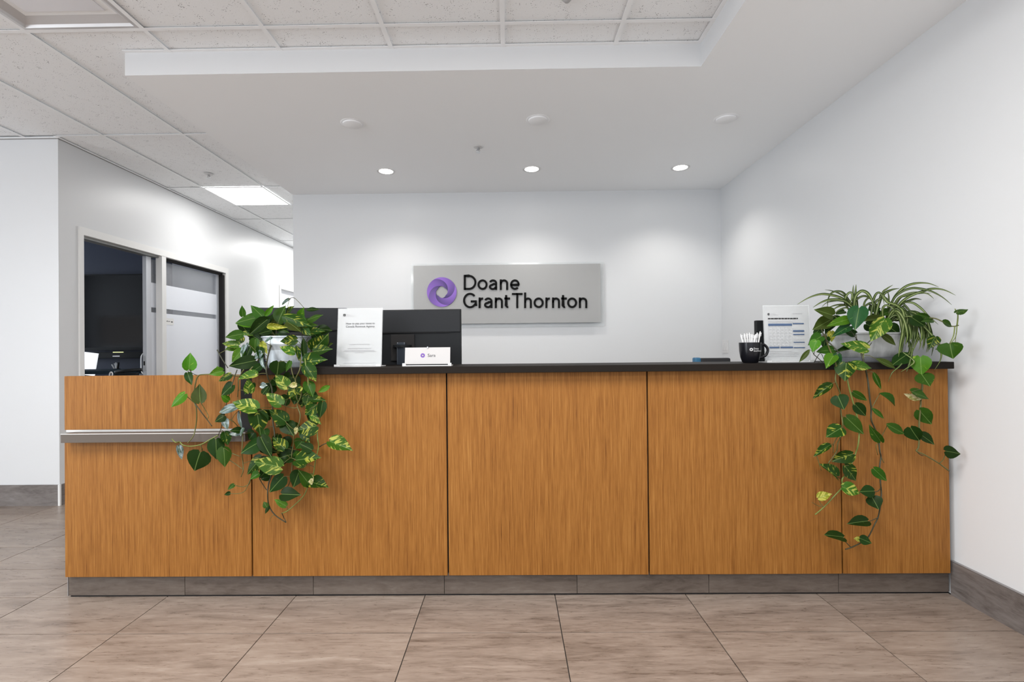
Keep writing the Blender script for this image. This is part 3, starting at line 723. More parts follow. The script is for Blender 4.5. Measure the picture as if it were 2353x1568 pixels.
def print_right(pr):
    L, R = -.093, .075
    pr('heading', M_INK, words(L, .055, .2085, .0058, 11, (.006, .020), .0022))
    pr('small_print', M_INKGREY, words(.03, .075, .2345, .0022, 12, (.012, .018), .005) + words(L, .03, .198, .0016, 13) + words(L, .06, .193, .0014, 14) + words(L, .05, .045, .0016, 15) + words(L, .05, .037, .0016, 16) + words(L, .045, .029, .0016, 17) + words(L, .02, .053, .0016, 18),
       [('Doane', -.081, -.062, .2345, .0036), ('Grant Thornton', -.081, -.042, .2285, .0036)])
    grid = []
    for k in range(7): grid.append((L, .024, .170 - k * .0155, .1704 - k * .0155))
    for k in range(7): grid.append((L + k * .0195, L + k * .0195 + .0005, .075, .172))
    for k in range(1, 7):
        for c in range(6): grid.append((L + .004 + c * .0195, L + .012 + c * .0195, .1745 - k * .0155, .1762 - k * .0155))
    pr('table_lines', M_INKGREY, grid + [(.028, .083, z, z + .0006) for z in (.160, .146, .128, .110, .104, .088)])
    pr('table_bars', M_INKBLUE, [(L, .024, .176, .187), (.028, .083, .1835, .189), (.028, .083, .146, .1545), (.028, .083, .1315, .1365), (.028, .083, .094, .098), (.028, .083, .068, .0725), (L, -.043, .068, .0755), (-.038, .024, .068, .0755)])
    pr('logo_mark', M_INK, [(-.0935, -.090, .2285, .2375), (-.0875, -.085, .2285, .2375), (-.090, -.0875, .2350, .2380), (-.090, -.0875, .2275, .2305)])
doc_stand('document_stand', 'white printed tax calendar with blue bars in an acrylic holder by the mug', 'sign holder', 1812, 2.41, .222, .272, .06, print_right, math.radians(3))

# name plate
c = at(982, 840, 2.36)
npz = thing('name_plate', 'small landscape white name plate in front of the monitor', 'name plate', (c.x, 2.36, ZW))
def npp(bm, x0, x1, z0, z1, y0, th, a=math.tan(.16)):
    vs = [bm.verts.new((x, yy + z * a, z)) for z in (z0, z1) for yy in (y0, y0 + th) for x in (x0, x1)]
    for f in ((0, 2, 3, 1), (4, 5, 7, 6), (0, 1, 5, 4), (2, 6, 7, 3), (0, 4, 6, 2), (1, 3, 7, 5)): bm.faces.new([vs[i] for i in f])
bm = bmesh.new(); npp(bm, -.108, .108, .008, .088, 0, .0025); fin(bm, 'card', mat('card_white', (0.46, 0.448, 0.443), 0.4), npz)
boxes('acrylic_foot', [(-.116, .116, -.016, .05, 0, .004), (-.116, -.100, -.016, -.008, .004, .014), (.100, .116, -.016, -.008, .004, .014)], M_WHITEPL, npz)
boxes('shadow_slot', [(-.099, .099, -.0085, -.004, .0042, .009)], M_GREYPL, npz)
bm = bmesh.new(); fit_text(bm, 'Sara', .001, .038, .043, .0145, 0, xf=lambda p: Vector((p.x, p.z * math.tan(.16) - .0006, p.z))); fin(bm, 'lettering', M_INK, npz)
bm = bmesh.new(); clr = bm.loops.layers.float_color.new('print')
ring_logo(bm, clr, (-.023, .050), .0105, 0, 0)
for v in bm.verts: v.co.y = v.co.z * math.tan(.16) - .0008
fin(bm, 'ring_logo', M_LOGO, npz)
lathe('clip', [(.0, -.004), (.0035, -.004), (.0035, .004), (0, .004)], M_CHROME, npz, loc=(.0, .0125, .088), seg=10, close=False)

# mug with pens
c = at(1724, 838, 2.37)
mg = thing('mug', 'black mug with white company lettering and a handle, full of pens', 'mug', (c.x, 2.37, ZW))
lathe('mug_body', [(.0, .002), (.030, .0), (.035, .004), (.043, .028), (.0472, .055), (.0485, .085), (.0488, .0965), (.0462, .0965), (.0455, .08), (.040, .03), (.03, .010), (0, .008)], M_MUG, mg, seg=48, close=False)
tube('mug_handle', [Vector((c.x + .046, 2.37, ZW + .086)), Vector((c.x + .064, 2.368, ZW + .086)), Vector((c.x + .079, 2.366, ZW + .070)), Vector((c.x + .080, 2.366, ZW + .052)), Vector((c.x + .068, 2.367, ZW + .032)), Vector((c.x + .040, 2.37, ZW + .022))], .0060, M_MUG, mg, seg=10)
M_MUGTXT = mat('mug_lettering', (0.62, 0.62, 0.62), 0.5)
def wrap(p):
    th = -math.pi / 2 + p.x / .047; zz = p.z
    r = .0478 + (zz - .06) * .05 + .0006
    return Vector((r * math.cos(th), r * math.sin(th), zz))
bm = bmesh.new(); fit_text(bm, 'Doane', -.006, .018, .064, .0078, 0, xf=wrap); fit_text(bm, 'GrantThornton', -.006, .040, .0535, .0074, 0, xf=wrap)
for k in range(28):
    a0, a1 = 2 * math.pi * k / 28, 2 * math.pi * (k + .78) / 28
    vs = [bm.verts.new(wrap(Vector((-.016 + rr * math.cos(aa), 0, .0635 + rr * math.sin(aa))))) for rr, aa in ((.003, a0), (.0072, a0 + .5), (.0072, a1 + .5), (.003, a1))]
    bm.faces.new(vs)
fin(bm, 'lettering', M_MUGTXT, mg)
for k, (px, py, dx) in enumerate(((1702, 768, -4), (1710, 767, -2), (1716, 766, 0), (1722, 765, 1), (1728, 768, 2), (1733, 770, 3), (1740, 765, 4), (1747, 762, 6), (1737, 768, 2))):
    tp = at(px, py, 2.362 + .006 * (k % 4)); b0 = Vector((c.x + dx * .004, 2.37 + .008 * (k % 3 - 1), ZW + .012))
    pn = thing('pen', 'white plastic pen standing in the black mug', 'pen', b0, 'white pens in the black mug')
    tube('barrel', [b0, b0.lerp(tp, .96)], .0036, M_WHITEPL, pn, seg=8)
    tube('tip', [b0.lerp(tp, .96), tp], .0026, M_ALU if k % 3 == 0 else M_WHITEPL, pn, seg=8)
    sd = Vector((.0045, -.003, 0)); tube('clip', [b0.lerp(tp, .80) + sd, b0.lerp(tp, .97) + sd], .0013, M_CHROME, pn, seg=5)
# tall black speaker box behind the mug
c = at(1746, 838, 2.505)
bx = thing('black_box', 'tall narrow black box standing between the mug and the tax calendar', 'box', (c.x, 2.505, ZW))
box('body', c.x - .020, c.x + .021, 2.495, 2.52, ZW, ZW + .208, M_DARKPL, bx, .004)
box('foot', c.x - .024, c.x + .024, 2.49, 2.525, ZW, ZW + .02, M_DARKPL, bx, .003)

# monitors (backs toward the camera) on the work surface
def monitor(label, xc, Y, wdt, z0, z1, yaw, stand_dx=0.0):
    e = thing('computer_monitor', label, 'monitor', (xc, Y, .74), 'computer monitors behind the desk')
    def b(nm, x0, x1, y0, y1, za, zb, m, bev=0.0):
        return box(nm, xc + x0, xc + x1, Y + y0, Y + y1, za, zb, m, e, bev)
    b('back_shell', -wdt / 2, wdt / 2, -.012, .012, z0, z1, M_GREYPL, .002)
    b('upper_casing', -wdt / 2 + .004, wdt / 2 - .004, -.020, -.012, z1 - .125, z1 - .004, mat('casing_grey', (0.014, 0.015, 0.017), 0.42, spec=0.25), .003)
    b('screen', -wdt / 2 + .008, wdt / 2 - .008, .0121, .0135, z0 + .01, z1 - .01, M_SCREEN)
    b('vent_slot', -wdt / 2 + .06, wdt / 2 - .06, -.0215, -.0195, z1 - .128, z1 - .124, M_BLACK)
    b('mount_plate', -.065, .065, -.022, -.012, z1 - .28, z1 - .135, M_BLACK, .004)
    lathe('mount_disc', [(.0, 0), (.05, 0), (.05, .012), (0, .012)], M_DARKPL, e, seg=32, close=False).location = (0, -.0235, z1 - .205 - .74)
    e.children[-1].rotation_euler = (math.radians(90), 0, 0)
    b('stand_column', -.024 + stand_dx, .024 + stand_dx, -.060, -.036, .76, z1 - .178, mat('stand_blue_black', (0.022, 0.028, 0.038), 0.25), .008)
    b('stand_foot', -.13, .13, -.12, .10, .74, .758, M_GREYPL, .004)
    b('port_label', -.16, -.115, -.0235, -.0118, z1 - .165, z1 - .14, M_DARKPL, .001)
    e.rotation_euler = (0, 0, yaw); return e
m1 = at(927, 790, 2.72); zt1 = at(1060, 711, 2.72).z; xr = at(1060, 711, 2.72).x
monitor('black computer monitor back behind the name plate, standing on the desk', m1.x, 2.72, 2 * (xr - m1.x), zt1 - .36, zt1, math.radians(-1.2))
ml = at(688, 760, 2.70); zt2 = at(720, 708, 2.70).z
monitor('black computer monitor back mostly hidden by the bushy left plant', ml.x + .005, 2.74, .47, zt2 - .34, zt2 + .004, math.radians(10), .02)

# office chair behind the desk, only its top edge shows
c = at(1640, 830, 3.25)
oc = thing('office_chair', 'black office chair with a blue edge behind the desk worktop', 'chair', (c.x, 3.25, 0))
box('backrest', c.x - .09, c.x + .105, 3.235, 3.285, .62, at(1640, 823, 3.25).z, mat('mesh_black', (0.018, 0.018, 0.02), 0.7), oc, .012)
box('back_edge', c.x - .128, c.x - .088, 3.230, 3.285, .62, at(1600, 822, 3.25).z, mat('chair_blue', (0.03, 0.13, 0.24), 0.5), oc, .010)
box('seat', c.x - .23, c.x + .23, 3.27, 3.72, .44, .52, MATS['mesh_black'], oc, .03)
lathe('gas_lift', [(.028, .07), (.028, .44)], M_CHROME, oc, loc=(0, .24, 0), seg=16)
for k in range(5):
    a = k * 2 * math.pi / 5 + .3
    tube('base_arm', [Vector((c.x, 3.49, .10)), Vector((c.x + .28 * math.cos(a), 3.49 + .28 * math.sin(a), .055))], .016, M_DARKPL, oc)
    lathe('caster', [(.018, 0), (.024, .02), (.018, .05)], M_DARKPL, oc, loc=(.28 * math.cos(a), .24 + .28 * math.sin(a), 0), seg=10)

# ================================================================== PLANTS
def leafmat(name, base, light, amount, rough=0.27, spec=0.16, transl=0.2, soft=.07):
    m = mat(name, base, rough, spec=spec); t = NT(m)
    uv = t.n('UVMap'); sep = t.n('SeparateXYZ'); t.l(uv.outputs[0], sep.inputs[0])
    u = t.math('SUBTRACT', t.math('MULTIPLY', sep.outputs[0], 2.0), 1.0); au = t.math('ABSOLUTE', u); vv = sep.outputs[1]
    oi = t.n('ObjectInfo'); rnd = oi.outputs['Random']
    s = t.math('SUBTRACT', vv, t.math('MULTIPLY', au, 0.38))
    cm = t.n('CombineXYZ'); t.l(t.math('MULTIPLY', s, 7.5 if soft < .2 else 2.2), cm.inputs[0]); t.l(t.math('MULTIPLY', u, 1.15), cm.inputs[1]); t.l(t.math('MULTIPLY', rnd, 61.0), cm.inputs[2])
    n1 = t.noise(cm.outputs[0], 1.0, 3, 0.55, 0.35)
    thr = amount
    k = t.n('MapRange'); k.inputs[1].default_value = thr; k.inputs[2].default_value = thr + soft; t.l(n1, k.inputs[0])
    # soft tone change from leaf to leaf, and the pale midrib
    hs = t.n('HueSaturation'); hs.inputs['Color'].default_value = base if len(base) == 4 else tuple(base) + (1,)
    t.l(t.math('ADD', 0.75, t.math('MULTIPLY', rnd, 0.55)), hs.inputs['Value']); t.l(t.math('ADD', 0.487, t.math('MULTIPLY', rnd, 0.026)), hs.inputs['Hue'])
    fine = t.n('CombineXYZ'); t.l(t.math('MULTIPLY', s, 30), fine.inputs[0]); t.l(u, fine.inputs[1]); t.l(rnd, fine.inputs[2])
    n2 = t.noise(fine.outputs[0], 1.0, 2)
    c1 = t.mix(t.math('MULTIPLY', n2, 0.35), hs.outputs[0], tuple(x * 1.7 for x in base[:3]) + (1,))
    c2 = t.mix(t.math('MULTIPLY', k.outputs[0], 0.92), c1, tuple(light[:3]) + (1,))
    rib = t.math('LESS_THAN', au, 0.035)
    c3 = t.mix(t.math('MULTIPLY', rib, 0.4), c2, (0.23, 0.33, 0.10, 1))
    t.l(c3, t.b.inputs['Base Color'])
    t.bump(n2, 0.15, 0.001)
    tb = t.n('BsdfTranslucent'); t.l(c3, tb.inputs[0]); mx = t.n('MixShader'); mx.inputs[0].default_value = transl
    t.l(t.b.outputs[0], mx.inputs[1]); t.l(tb.outputs[0], mx.inputs[2]); t.l(mx.outputs[0], t.t.nodes['Material Output'].inputs[0])
    return m
YEL = (0.36, 0.38, 0.055)
LM = {
 'd': leafmat('leaf_dark', (0.0100, 0.028, 0.0045), (0.075, 0.13, 0.02), 0.70, 0.32, spec=.09),
 'g': leafmat('leaf_green', (0.023, 0.064, 0.006), (0.15, 0.23, 0.03), 0.66, 0.34, spec=.11),
 'b': leafmat('leaf_bright', (0.047, 0.135, 0.007), (0.22, 0.33, 0.04), 0.63, 0.36),
 'o': leafmat('leaf_olive', (0.032, 0.048, 0.006), (0.10, 0.13, 0.02), 0.70, 0.42),
 't': leafmat('leaf_bluegreen', (0.015, 0.064, 0.020), (0.09, 0.23, 0.04), 0.66, 0.38),
 'v': leafmat('leaf_variegated', (0.0135, 0.040, 0.005), (0.29, 0.30, 0.042), 0.565, 0.33, spec=.11),
 'V': leafmat('leaf_variegated_bright', (0.032, 0.088, 0.0075), (0.36, 0.38, 0.075), 0.535, 0.34),
 'c': leafmat('leaf_cream', (0.20, 0.20, 0.05), (0.48, 0.42, 0.24), 0.46, 0.4),
 'y': leafmat('leaf_yellow', (0.16, 0.175, 0.015), (0.43, 0.41, 0.09), 0.50, 0.4),
 's': leafmat('leaf_sheen', (0.030, 0.060, 0.040), (0.34, 0.42, 0.45), 0.44, 0.20, spec=0.6, soft=.30),  # bluish patches paint window sheen into the colour, also pale undersides
}
def leaf_proto(fold, curl, wave, slim=False):
    rows = [0, .05, .16, .32, .5, .68, .85, 1.0]
    hw = [.20, .62, .93, 1.0, .88, .62, .28, .0] if not slim else [.10, .35, .7, .95, 1.0, .8, .42, 0]
    cols_ = [-1, -.5, 0, .5, 1]
    bm = bmesh.new(); uvl = bm.loops.layers.uv.new('UVMap'); G = []
    for i, (tv, h) in enumerate(zip(rows, hw)):
        row = []
        for cu in (cols_ if h > 0 else [0]):
            y_ = tv - (0.11 * abs(cu) ** 1.2 * max(0, 1 - tv * 4) if not slim else 0)
            z = fold * abs(cu) * h * .5 - curl * tv * tv + wave * math.sin(tv * 7 + cu * 2) * abs(cu)
            v_ = bm.verts.new((cu * h * .5, y_, z)); row.append((v_, cu * h * .5 + .5, tv))
        G.append(row)
    for A, B in zip(G, G[1:]):
        if len(B) == 1:
            for k in range(4):
                f = bm.faces.new((A[k][0], A[k + 1][0], B[0][0]))
                for lp, uvv in zip(f.loops, (A[k], A[k + 1], B[0])): lp[uvl].uv = uvv[1:]
        else:
            for k in range(4):
                f = bm.faces.new((A[k][0], A[k + 1][0], B[k + 1][0], B[k][0]))
                for lp, uvv in zip(f.loops, (A[k], A[k + 1], B[k + 1], B[k])): lp[uvl].uv = uvv[1:]
    return bm
PROTO = {}
def leaf_mesh(kind, variant):
    if (kind, variant) in PROTO: return PROTO[(kind, variant)]
    fo, cu, wv, sl = [(.22, .12, .02, False), (.42, .22, .03, False), (.10, .06, .035, False), (-.18, .18, .02, False), (.55, .35, .02, True), (.20, .18, .02, True)][variant]
    bm = leaf_proto(fo, cu, wv, sl); me = bpy.data.meshes.new('leaf'); bm.to_mesh(me); bm.free()
    for p in me.polygons: p.use_smooth = True
    me.materials.append(LM[kind]); PROTO[(kind, variant)] = me; return me
RNG = random.Random(11)
def clampx(p):
    if p.x > 1.985: p = Vector((0, 0, CAM_H)) + (p - Vector((0, 0, CAM_H))) * (1.985 / p.x)
    return p
def place_leaf(parent, d, depth):
    bx_, by_, tx_, ty_, wd, kind = d[:6]
    Yb = d[6] if len(d) > 6 else depth((bx_ + tx_) / 2, (by_ + ty_) / 2)
    dt_ = d[7] if len(d) > 7 else RNG.uniform(-.035, .008)
    B = clampx(at(bx_, by_, Yb)); P = clampx(at(tx_, ty_, Yb + dt_))
    ax = P - B; L = ax.length; yv = ax.normalized()
    cdir = (Vector((0, 0, CAM_H)) - B).normalized()
    nrm = cdir + Vector((RNG.uniform(-.55, .35), 0, RNG.uniform(-.05, .75)))
    if kind == 's': nrm = cdir + Vector((-.75, .0, .25))
    if len(d) > 8: nrm = Vector(d[8])
    xv = yv.cross(nrm).normalized(); zv = xv.cross(yv).normalized()
    Wm = wd / FPX * Yb * 1.2
    slim = wd < .36 * math.hypot(bx_ - tx_, by_ - ty_)
    var = RNG.choice((4, 5)) if slim else RNG.choice((0, 0, 1, 2, 3))
    o = link('leaf', leaf_mesh(kind, var), parent)
    off = B - pw(parent); sz = (Wm + L) / 2
    o.matrix_basis = Matrix(((xv.x * Wm, yv.x * L, zv.x * sz, off.x), (xv.y * Wm, yv.y * L, zv.y * sz, off.y), (xv.z * Wm, yv.z * L, zv.z * sz, off.z), (0, 0, 0, 1)))
    return B
M_VINE_D = mat('vine_dark', (0.030, 0.030, 0.012), 0.5)
M_VINE_G = mat('vine_green', (0.135, 0.170, 0.035), 0.45)
M_VINE_O = mat('vine_olive', (0.085, 0.085, 0.020), 0.5)
VM = {'d': M_VINE_D, 'g': M_VINE_G, 'o': M_VINE_O}
def grow(parent, vines, leaves, depth):
    samples = []
    for (kind, r, pts) in vines:
        P = []
        for q in pts:
            Yq = q[2] if len(q) > 2 else depth(q[0], q[1]) + .012
            P.append(clampx(at(q[0], q[1], Yq)))
        tube('vine', P, r / FPX * 1.5, VM[kind], parent, r1=r / FPX * 1.5 * .7, seg=6, n=4)
        samples += spline(P, 6)
    pet = bmesh.new(); off = pw(parent)
    for d in leaves:
        B = place_leaf(parent, d, depth)
        near = min(samples, key=lambda s: (s - B).length)
        if .006 < (near - B).length < .085:
            mid = near.lerp(B, .5) + Vector((0, -.004, .004))
            bm_tube(pet, [q - off for q in spline([near, mid, B], 3)], .0014, .0011, 5)
    o = fin(pet, 'petioles', M_VINE_O, parent, smooth=True); o['kind'] = 'stuff'

# ---------------------------------------------------------------- left: golden pothos in a galvanised bucket
def galv(name, col, sc_, metal=.4):
    m = mat(name, col, 0.36, metal); t = NT(m)
    v = t.coords(scale=(1, 1, .12)); n = t.noise(v, 60 * sc_, 3, .6); n2 = t.noise(t.coords(), 14, 3)
    f = t.math('ADD', t.math('MULTIPLY', n, .5), t.math('MULTIPLY', n2, .5))
    t.l(t.ramp(f, [(.35, tuple(x * .72 for x in col[:3]) + (1,)), (.5, tuple(col[:3]) + (1,)), (.66, tuple(min(1, x * 1.25) for x in col[:3]) + (1,))]), t.b.inputs['Base Color'])
    t.bump(n, .1, .001); return m
pc_ = at(662, 842, 2.43)
PL = thing('potted_pothos', 'bushy trailing variegated pothos in a galvanised bucket, left of the notice', 'potted plant', (pc_.x, 2.43, ZW))
lathe('pot', [(.0, .0), (.088, .0), (.090, .004), (.0905, .012), (.094, .020), (.096, .028), (.0945, .034), (.108, .104), (.1115, .108), (.1125, .114), (.110, .120), (.114, .140), (.119, .143), (.119, .149), (.113, .149), (.108, .12), (.098, .03), (.0, .03)], galv('galvanised_steel', (0.58, 0.63, 0.67), 1.0), PL, seg=56, close=False)
lathe('soil', [(.0, .128), (.110, .125)], M_SOIL, PL, seg=28, close=False)
def depL(px, py):
    if py < 790: b = 2.40 + .05 * math.sin(px * 12.9 + py * 7.1)
    elif py < 838: b = 2.40 + (2.215 - 2.40) * (py - 790) / 48
    else: b = 2.215
    if px < 560 and py < 838: b = min(b, 2.30)
    return b + .014 * math.sin(px * 3.7 + py * 1.3) - .006
vinesL = [
 ('d', 3.0, [(634, 775, 2.40), (621, 800, 2.31), (612, 840, 2.22), (614, 862), (620, 880), (625, 895), (626, 930), (627, 968), (631, 1002), (625, 1024), (624, 1050), (623, 1094), (618, 1108), (615, 1133), (618, 1162), (632, 1184), (657, 1201)]),
 ('g', 2.4, [(700, 790, 2.38), (702, 835, 2.23), (708, 870), (706, 905), (700, 925), (712, 955), (727, 982), (730, 1010), (732, 1027), (725, 1058), (720, 1090), (708, 1119), (697, 1141), (679, 1159), (660, 1175), (647, 1180)]),
 ('o', 2.2, [(690, 800, 2.36), (690, 845, 2.22), (679, 872), (684, 885), (694, 893), (690, 915), (683, 932), (690, 955), (684, 985), (675, 1003), (674, 1022), (670, 1046), (671, 1068), (669, 1097), (663, 1116)]),
 ('o', 2.0, [(667, 830, 2.24), (671, 855), (677, 872)]),
 ('o', 1.8, [(681, 905), (684, 930), (680, 938), (665, 936), (647, 930)]),
 ('o', 2.4, [(600, 820, 2.29), (560, 862), (512, 860), (470, 861), (456, 864), (450, 878), (446, 903), (447, 926), (451, 938), (452, 961), (449, 985), (444, 1003), (431, 1019)]),
 ('d', 2.0, [(447, 926), (463, 948), (476, 965), (487, 980)]),
 ('o', 1.5, [(461, 925), (472, 943), (479, 957), (476, 964)]),
 ('o', 1.5, [(424, 907), (436, 917), (447, 927)]),
 ('d', 1.5, [(438, 850), (440, 857), (453, 863)]),
 ('d', 1.8, [(545, 850), (537, 872), (530, 897), (523, 920), (513, 950), (511, 966), (508, 985), (501, 1001)]),
 ('g', 2.2, [(501, 1001), (482, 1011), (462, 1022), (438, 1026), (420, 1023), (413, 1016), (403, 1017), (395, 1009)]),
 ('o', 2.0, [(560, 850), (549, 870), (548, 888), (546, 912)]),
 ('o', 1.6, [(527, 964), (537, 970), (546, 980)]),
 ('o', 2.0, [(558, 1000), (556, 1040), (558, 1062), (559, 1081), (554, 1096)]),
 ('o', 1.5, [(532, 1042), (553, 1050)]), ('o', 1.5, [(518, 1052), (540, 1066), (558, 1079)]),
 ('o', 1.6, [(577, 1098), (572, 1113), (558, 1119), (540, 1116)]), ('o', 1.3, [(577, 1098), (563, 1128), (545, 1135), (528, 1134)]),
 ('d', 1.8, [(733, 1028), (743, 1022), (757, 1016)]),
 ('d', 2.2, [(499, 804, 2.27), (510, 825, 2.27), (524, 846, 2.26)]),
 ('d', 1.8, [(596, 1100), (604, 1114), (613, 1127)]), ('d', 1.5, [(648, 1180), (653, 1192), (658, 1201)]), ('o', 1.0, [(630, 1184), (622, 1190), (620, 1200)]),
 ('o', 1.4, [(653, 1033), (660, 1046), (667, 1053)]), ('o', 1.4, [(658, 972), (668, 982), (677, 988)]), ('d', 1.5, [(665, 687, 2.42), (672, 684, 2.42), (678, 686, 2.42)]),
 ('o', 1.8, [(460, 1024), (465, 1033), (463, 1042)]),
]
leavesL = [
 (558, 727, 556, 702, 12, 'g'), (606, 731, 576, 700, 22, 'g'), (609, 727, 628, 703, 10, 'b'), (640, 739, 653, 702, 34, 'g'), (596, 729, 536, 741, 27, 'g'), (580, 747, 540, 742, 18, 'b'),
 (556, 768, 517, 775, 20, 'g'), (548, 794, 509, 788, 17, 'V'), (546, 797, 516, 803, 16, 'b'), (586, 772, 545, 765, 14, 'V'), (614, 735, 568, 770, 24, 'd'), (614, 750, 653, 752, 13, 'y', 2.31),
 (624, 760, 592, 766, 26, 'd'), (563, 794, 553, 821, 14, 's', 2.28), (570, 790, 565, 811, 9, 's', 2.28), (587, 780, 584, 813, 20, 'g', 2.29), (600, 787, 614, 813, 13, 'y', 2.30), (586, 829, 524, 842, 27, 'd', 2.26),
 (556, 804, 532, 833, 19, 'b', 2.28), (601, 811, 581, 824, 17, 's', 2.25), (603, 824, 606, 848, 10, 's', 2.23), (640, 832, 637, 865, 34, 'd', 2.205), (623, 774, 606, 786, 10, 's', 2.28), (596, 800, 600, 830, 16, 'd', 2.27),
 (664, 687, 647, 701, 12, 's', 2.43), (660, 721, 674, 703, 15, 'v'), (690, 731, 697, 707, 17, 'b'), (703, 713, 734, 710, 9, 'd'), (707, 736, 739, 721, 17, 'g'), (655, 727, 713, 746, 27, 'v', 2.33), (662, 741, 692, 759, 23, 'o', 2.32),
 (690, 747, 711, 771, 20, 'v', 2.34), (693, 766, 745, 758, 18, 'v', 2.35), (640, 754, 664, 763, 13, 'd', 2.30), (681, 781, 643, 785, 21, 'v', 2.29), (677, 811, 642, 796, 20, 'V', 2.28), (721, 804, 752, 771, 38, 'v', 2.30), (745, 791, 754, 767, 16, 'o', 2.36),
 (721, 808, 762, 801, 23, 'v', 2.28), (699, 833, 747, 824, 30, 'v', 2.26), (703, 841, 727, 876, 27, 'v', 2.215), (697, 777, 700, 833, 12, 'd', 2.29), (680, 794, 689, 829, 10, 'v', 2.28), (667, 831, 657, 855, 10, 'g', 2.22), (755, 796, 764, 789, 10, 'o', 2.36),
 (434, 849, 438, 811, 25, 'b', 2.24, .0), (431, 858, 440, 885, 15, 'd'), (460, 924, 456, 882, 30, 'o'), (424, 906, 389, 936, 20, 'b'), (512, 853, 480, 860, 18, 'b'), (502, 862, 500, 841, 17, 'b', 2.23),
 (530, 861, 500, 876, 15, 'v'), (535, 885, 507, 910, 28, 'd'), (526, 921, 510, 910, 14, 'b'), (590, 862, 543, 868, 21, 'V'), (573, 902, 570, 871, 20, 'V'), (599, 886, 614, 886, 13, 's'), (604, 905, 616, 888, 12, 'd'),
 (589, 941, 533, 921, 34, 'V', 2.17), (551, 934, 499, 947, 19, 's'), (585, 943, 575, 974, 20, 'g'), (590, 946, 600, 999, 36, 'v', 2.185), (622, 959, 596, 943, 23, 'd'), (516, 956, 492, 969, 18, 'd'), (514, 964, 521, 987, 17, 's'),
 (553, 990, 529, 989, 14, 'd'), (551, 996, 525, 998, 11, 's'), (560, 985, 551, 1003, 9, 's'), (516, 994, 525, 1024, 20, 'v'), (549, 944, 553, 986, 9, 's'),
 (660, 890, 632, 859, 25, 'V'), (682, 884, 665, 915, 25, 'v', 2.19), (681, 885, 662, 887, 12, 'c', 2.18), (693, 891, 680, 903, 9, 'y'), (706, 879, 720, 912, 23, 'g'), (758, 887, 731, 902, 11, 'b'), (710, 907, 702, 936, 22, 'v'),
 (716, 918, 748, 919, 15, 'v'), (728, 930, 700, 955, 27, 'v'), (741, 925, 735, 962, 18, 'd'), (715, 956, 738, 975, 13, 'V'), (727, 979, 679, 988, 35, 'v', 2.19), (656, 973, 674, 1001, 30, 'd', 2.235), (682, 984, 678, 1000, 10, 'c', 2.17),
 (646, 930, 611, 903, 28, 'V'), (657, 969, 619, 941, 30, 'v'), (654, 1032, 627, 1004, 26, 'v'), (410, 1026, 414, 1058, 17, 's'), (460, 1040, 443, 1085, 45, 'd', 2.19), (496, 1011, 498, 1056, 30, 'd'), (514, 1030, 518, 1073, 27, 'g', 2.19),
 (538, 1114, 523, 1126, 9, 'g'), (529, 1133, 515, 1138, 8, 'd'), (597, 1016, 548, 1040, 34, 'd'), (599, 1005, 620, 1051, 28, 'd', 2.185), (617, 1015, 623, 1045, 8, 'c'), (645, 1074, 582, 1061, 36, 'V', 2.175), (600, 1053, 563, 1093, 28, 'v', 2.20),
 (595, 1089, 574, 1100, 18, 'g', 2.19), (611, 1084, 596, 1099, 18, 'd'), (674, 1044, 638, 1052, 36, 'd', 2.235), (651, 1096, 616, 1132, 30, 'd'), (648, 1136, 689, 1137, 28, 'd'), (657, 1163, 630, 1148, 14, 'b'), (613, 1166, 606, 1153, 11, 'g'), (617, 1164, 608, 1182, 8, 'd'),
 (759, 1015, 810, 1032, 31, 'V'), (716, 1034, 688, 1019, 20, 'd'), (681, 1058, 735, 1049, 36, 'v', 2.19), (702, 1068, 679, 1074, 11, 'V'), (687, 1084, 674, 1121, 28, 'd'), (711, 1114, 687, 1080, 25, 'g'), (712, 1108, 753, 1116, 29, 'v'), (712, 1090, 716, 1116, 12, 'c', 2.215),
 (640, 1000, 628, 1030, 18, 'd', 2.24), (580, 880, 560, 905, 20, 'd', 2.24), (600, 1030, 640, 1040, 18, 'd', 2.24), (555, 745, 575, 775, 22, 'd', 2.45), (630, 730, 615, 760, 26, 'd', 2.47), (670, 735, 690, 760, 26, 'd', 2.47), (640, 770, 670, 785, 20, 'd', 2.35), (575, 800, 560, 830, 22, 'd', 2.36), (720, 765, 740, 790, 20, 'd', 2.40), (600, 840, 575, 858, 16, 'd', 2.23), (650, 725, 630, 718, 18, 'g', 2.42), (585, 755, 610, 770, 20, 'g', 2.44), (700, 750, 730, 745, 16, 'g', 2.42),
]
RF = random.Random(23)
for k in range(26):
    x, y = RF.uniform(555, 735), RF.uniform(722, 790); a = RF.uniform(0, 6.28); L_ = RF.uniform(22, 34)
    leavesL.append((x, y, x + L_ * math.cos(a), y + abs(L_ * math.sin(a)) * .8, RF.uniform(16, 26), RF.choice('ddgov'), 2.41 + RF.uniform(0, .09)))
for k in range(30):
    y = RF.uniform(865, 1095); x = RF.uniform(575, 725) if y < 1000 else RF.uniform(580, 715); a = RF.uniform(.2, 2.9); L_ = RF.uniform(20, 34)
    leavesL.append((x, y, x + L_ * math.cos(a), y + L_ * math.sin(a), RF.uniform(18, 28), RF.choice('dddgv'), 2.245 + RF.uniform(0, .02)))
grow(PL, vinesL, leavesL, depL)

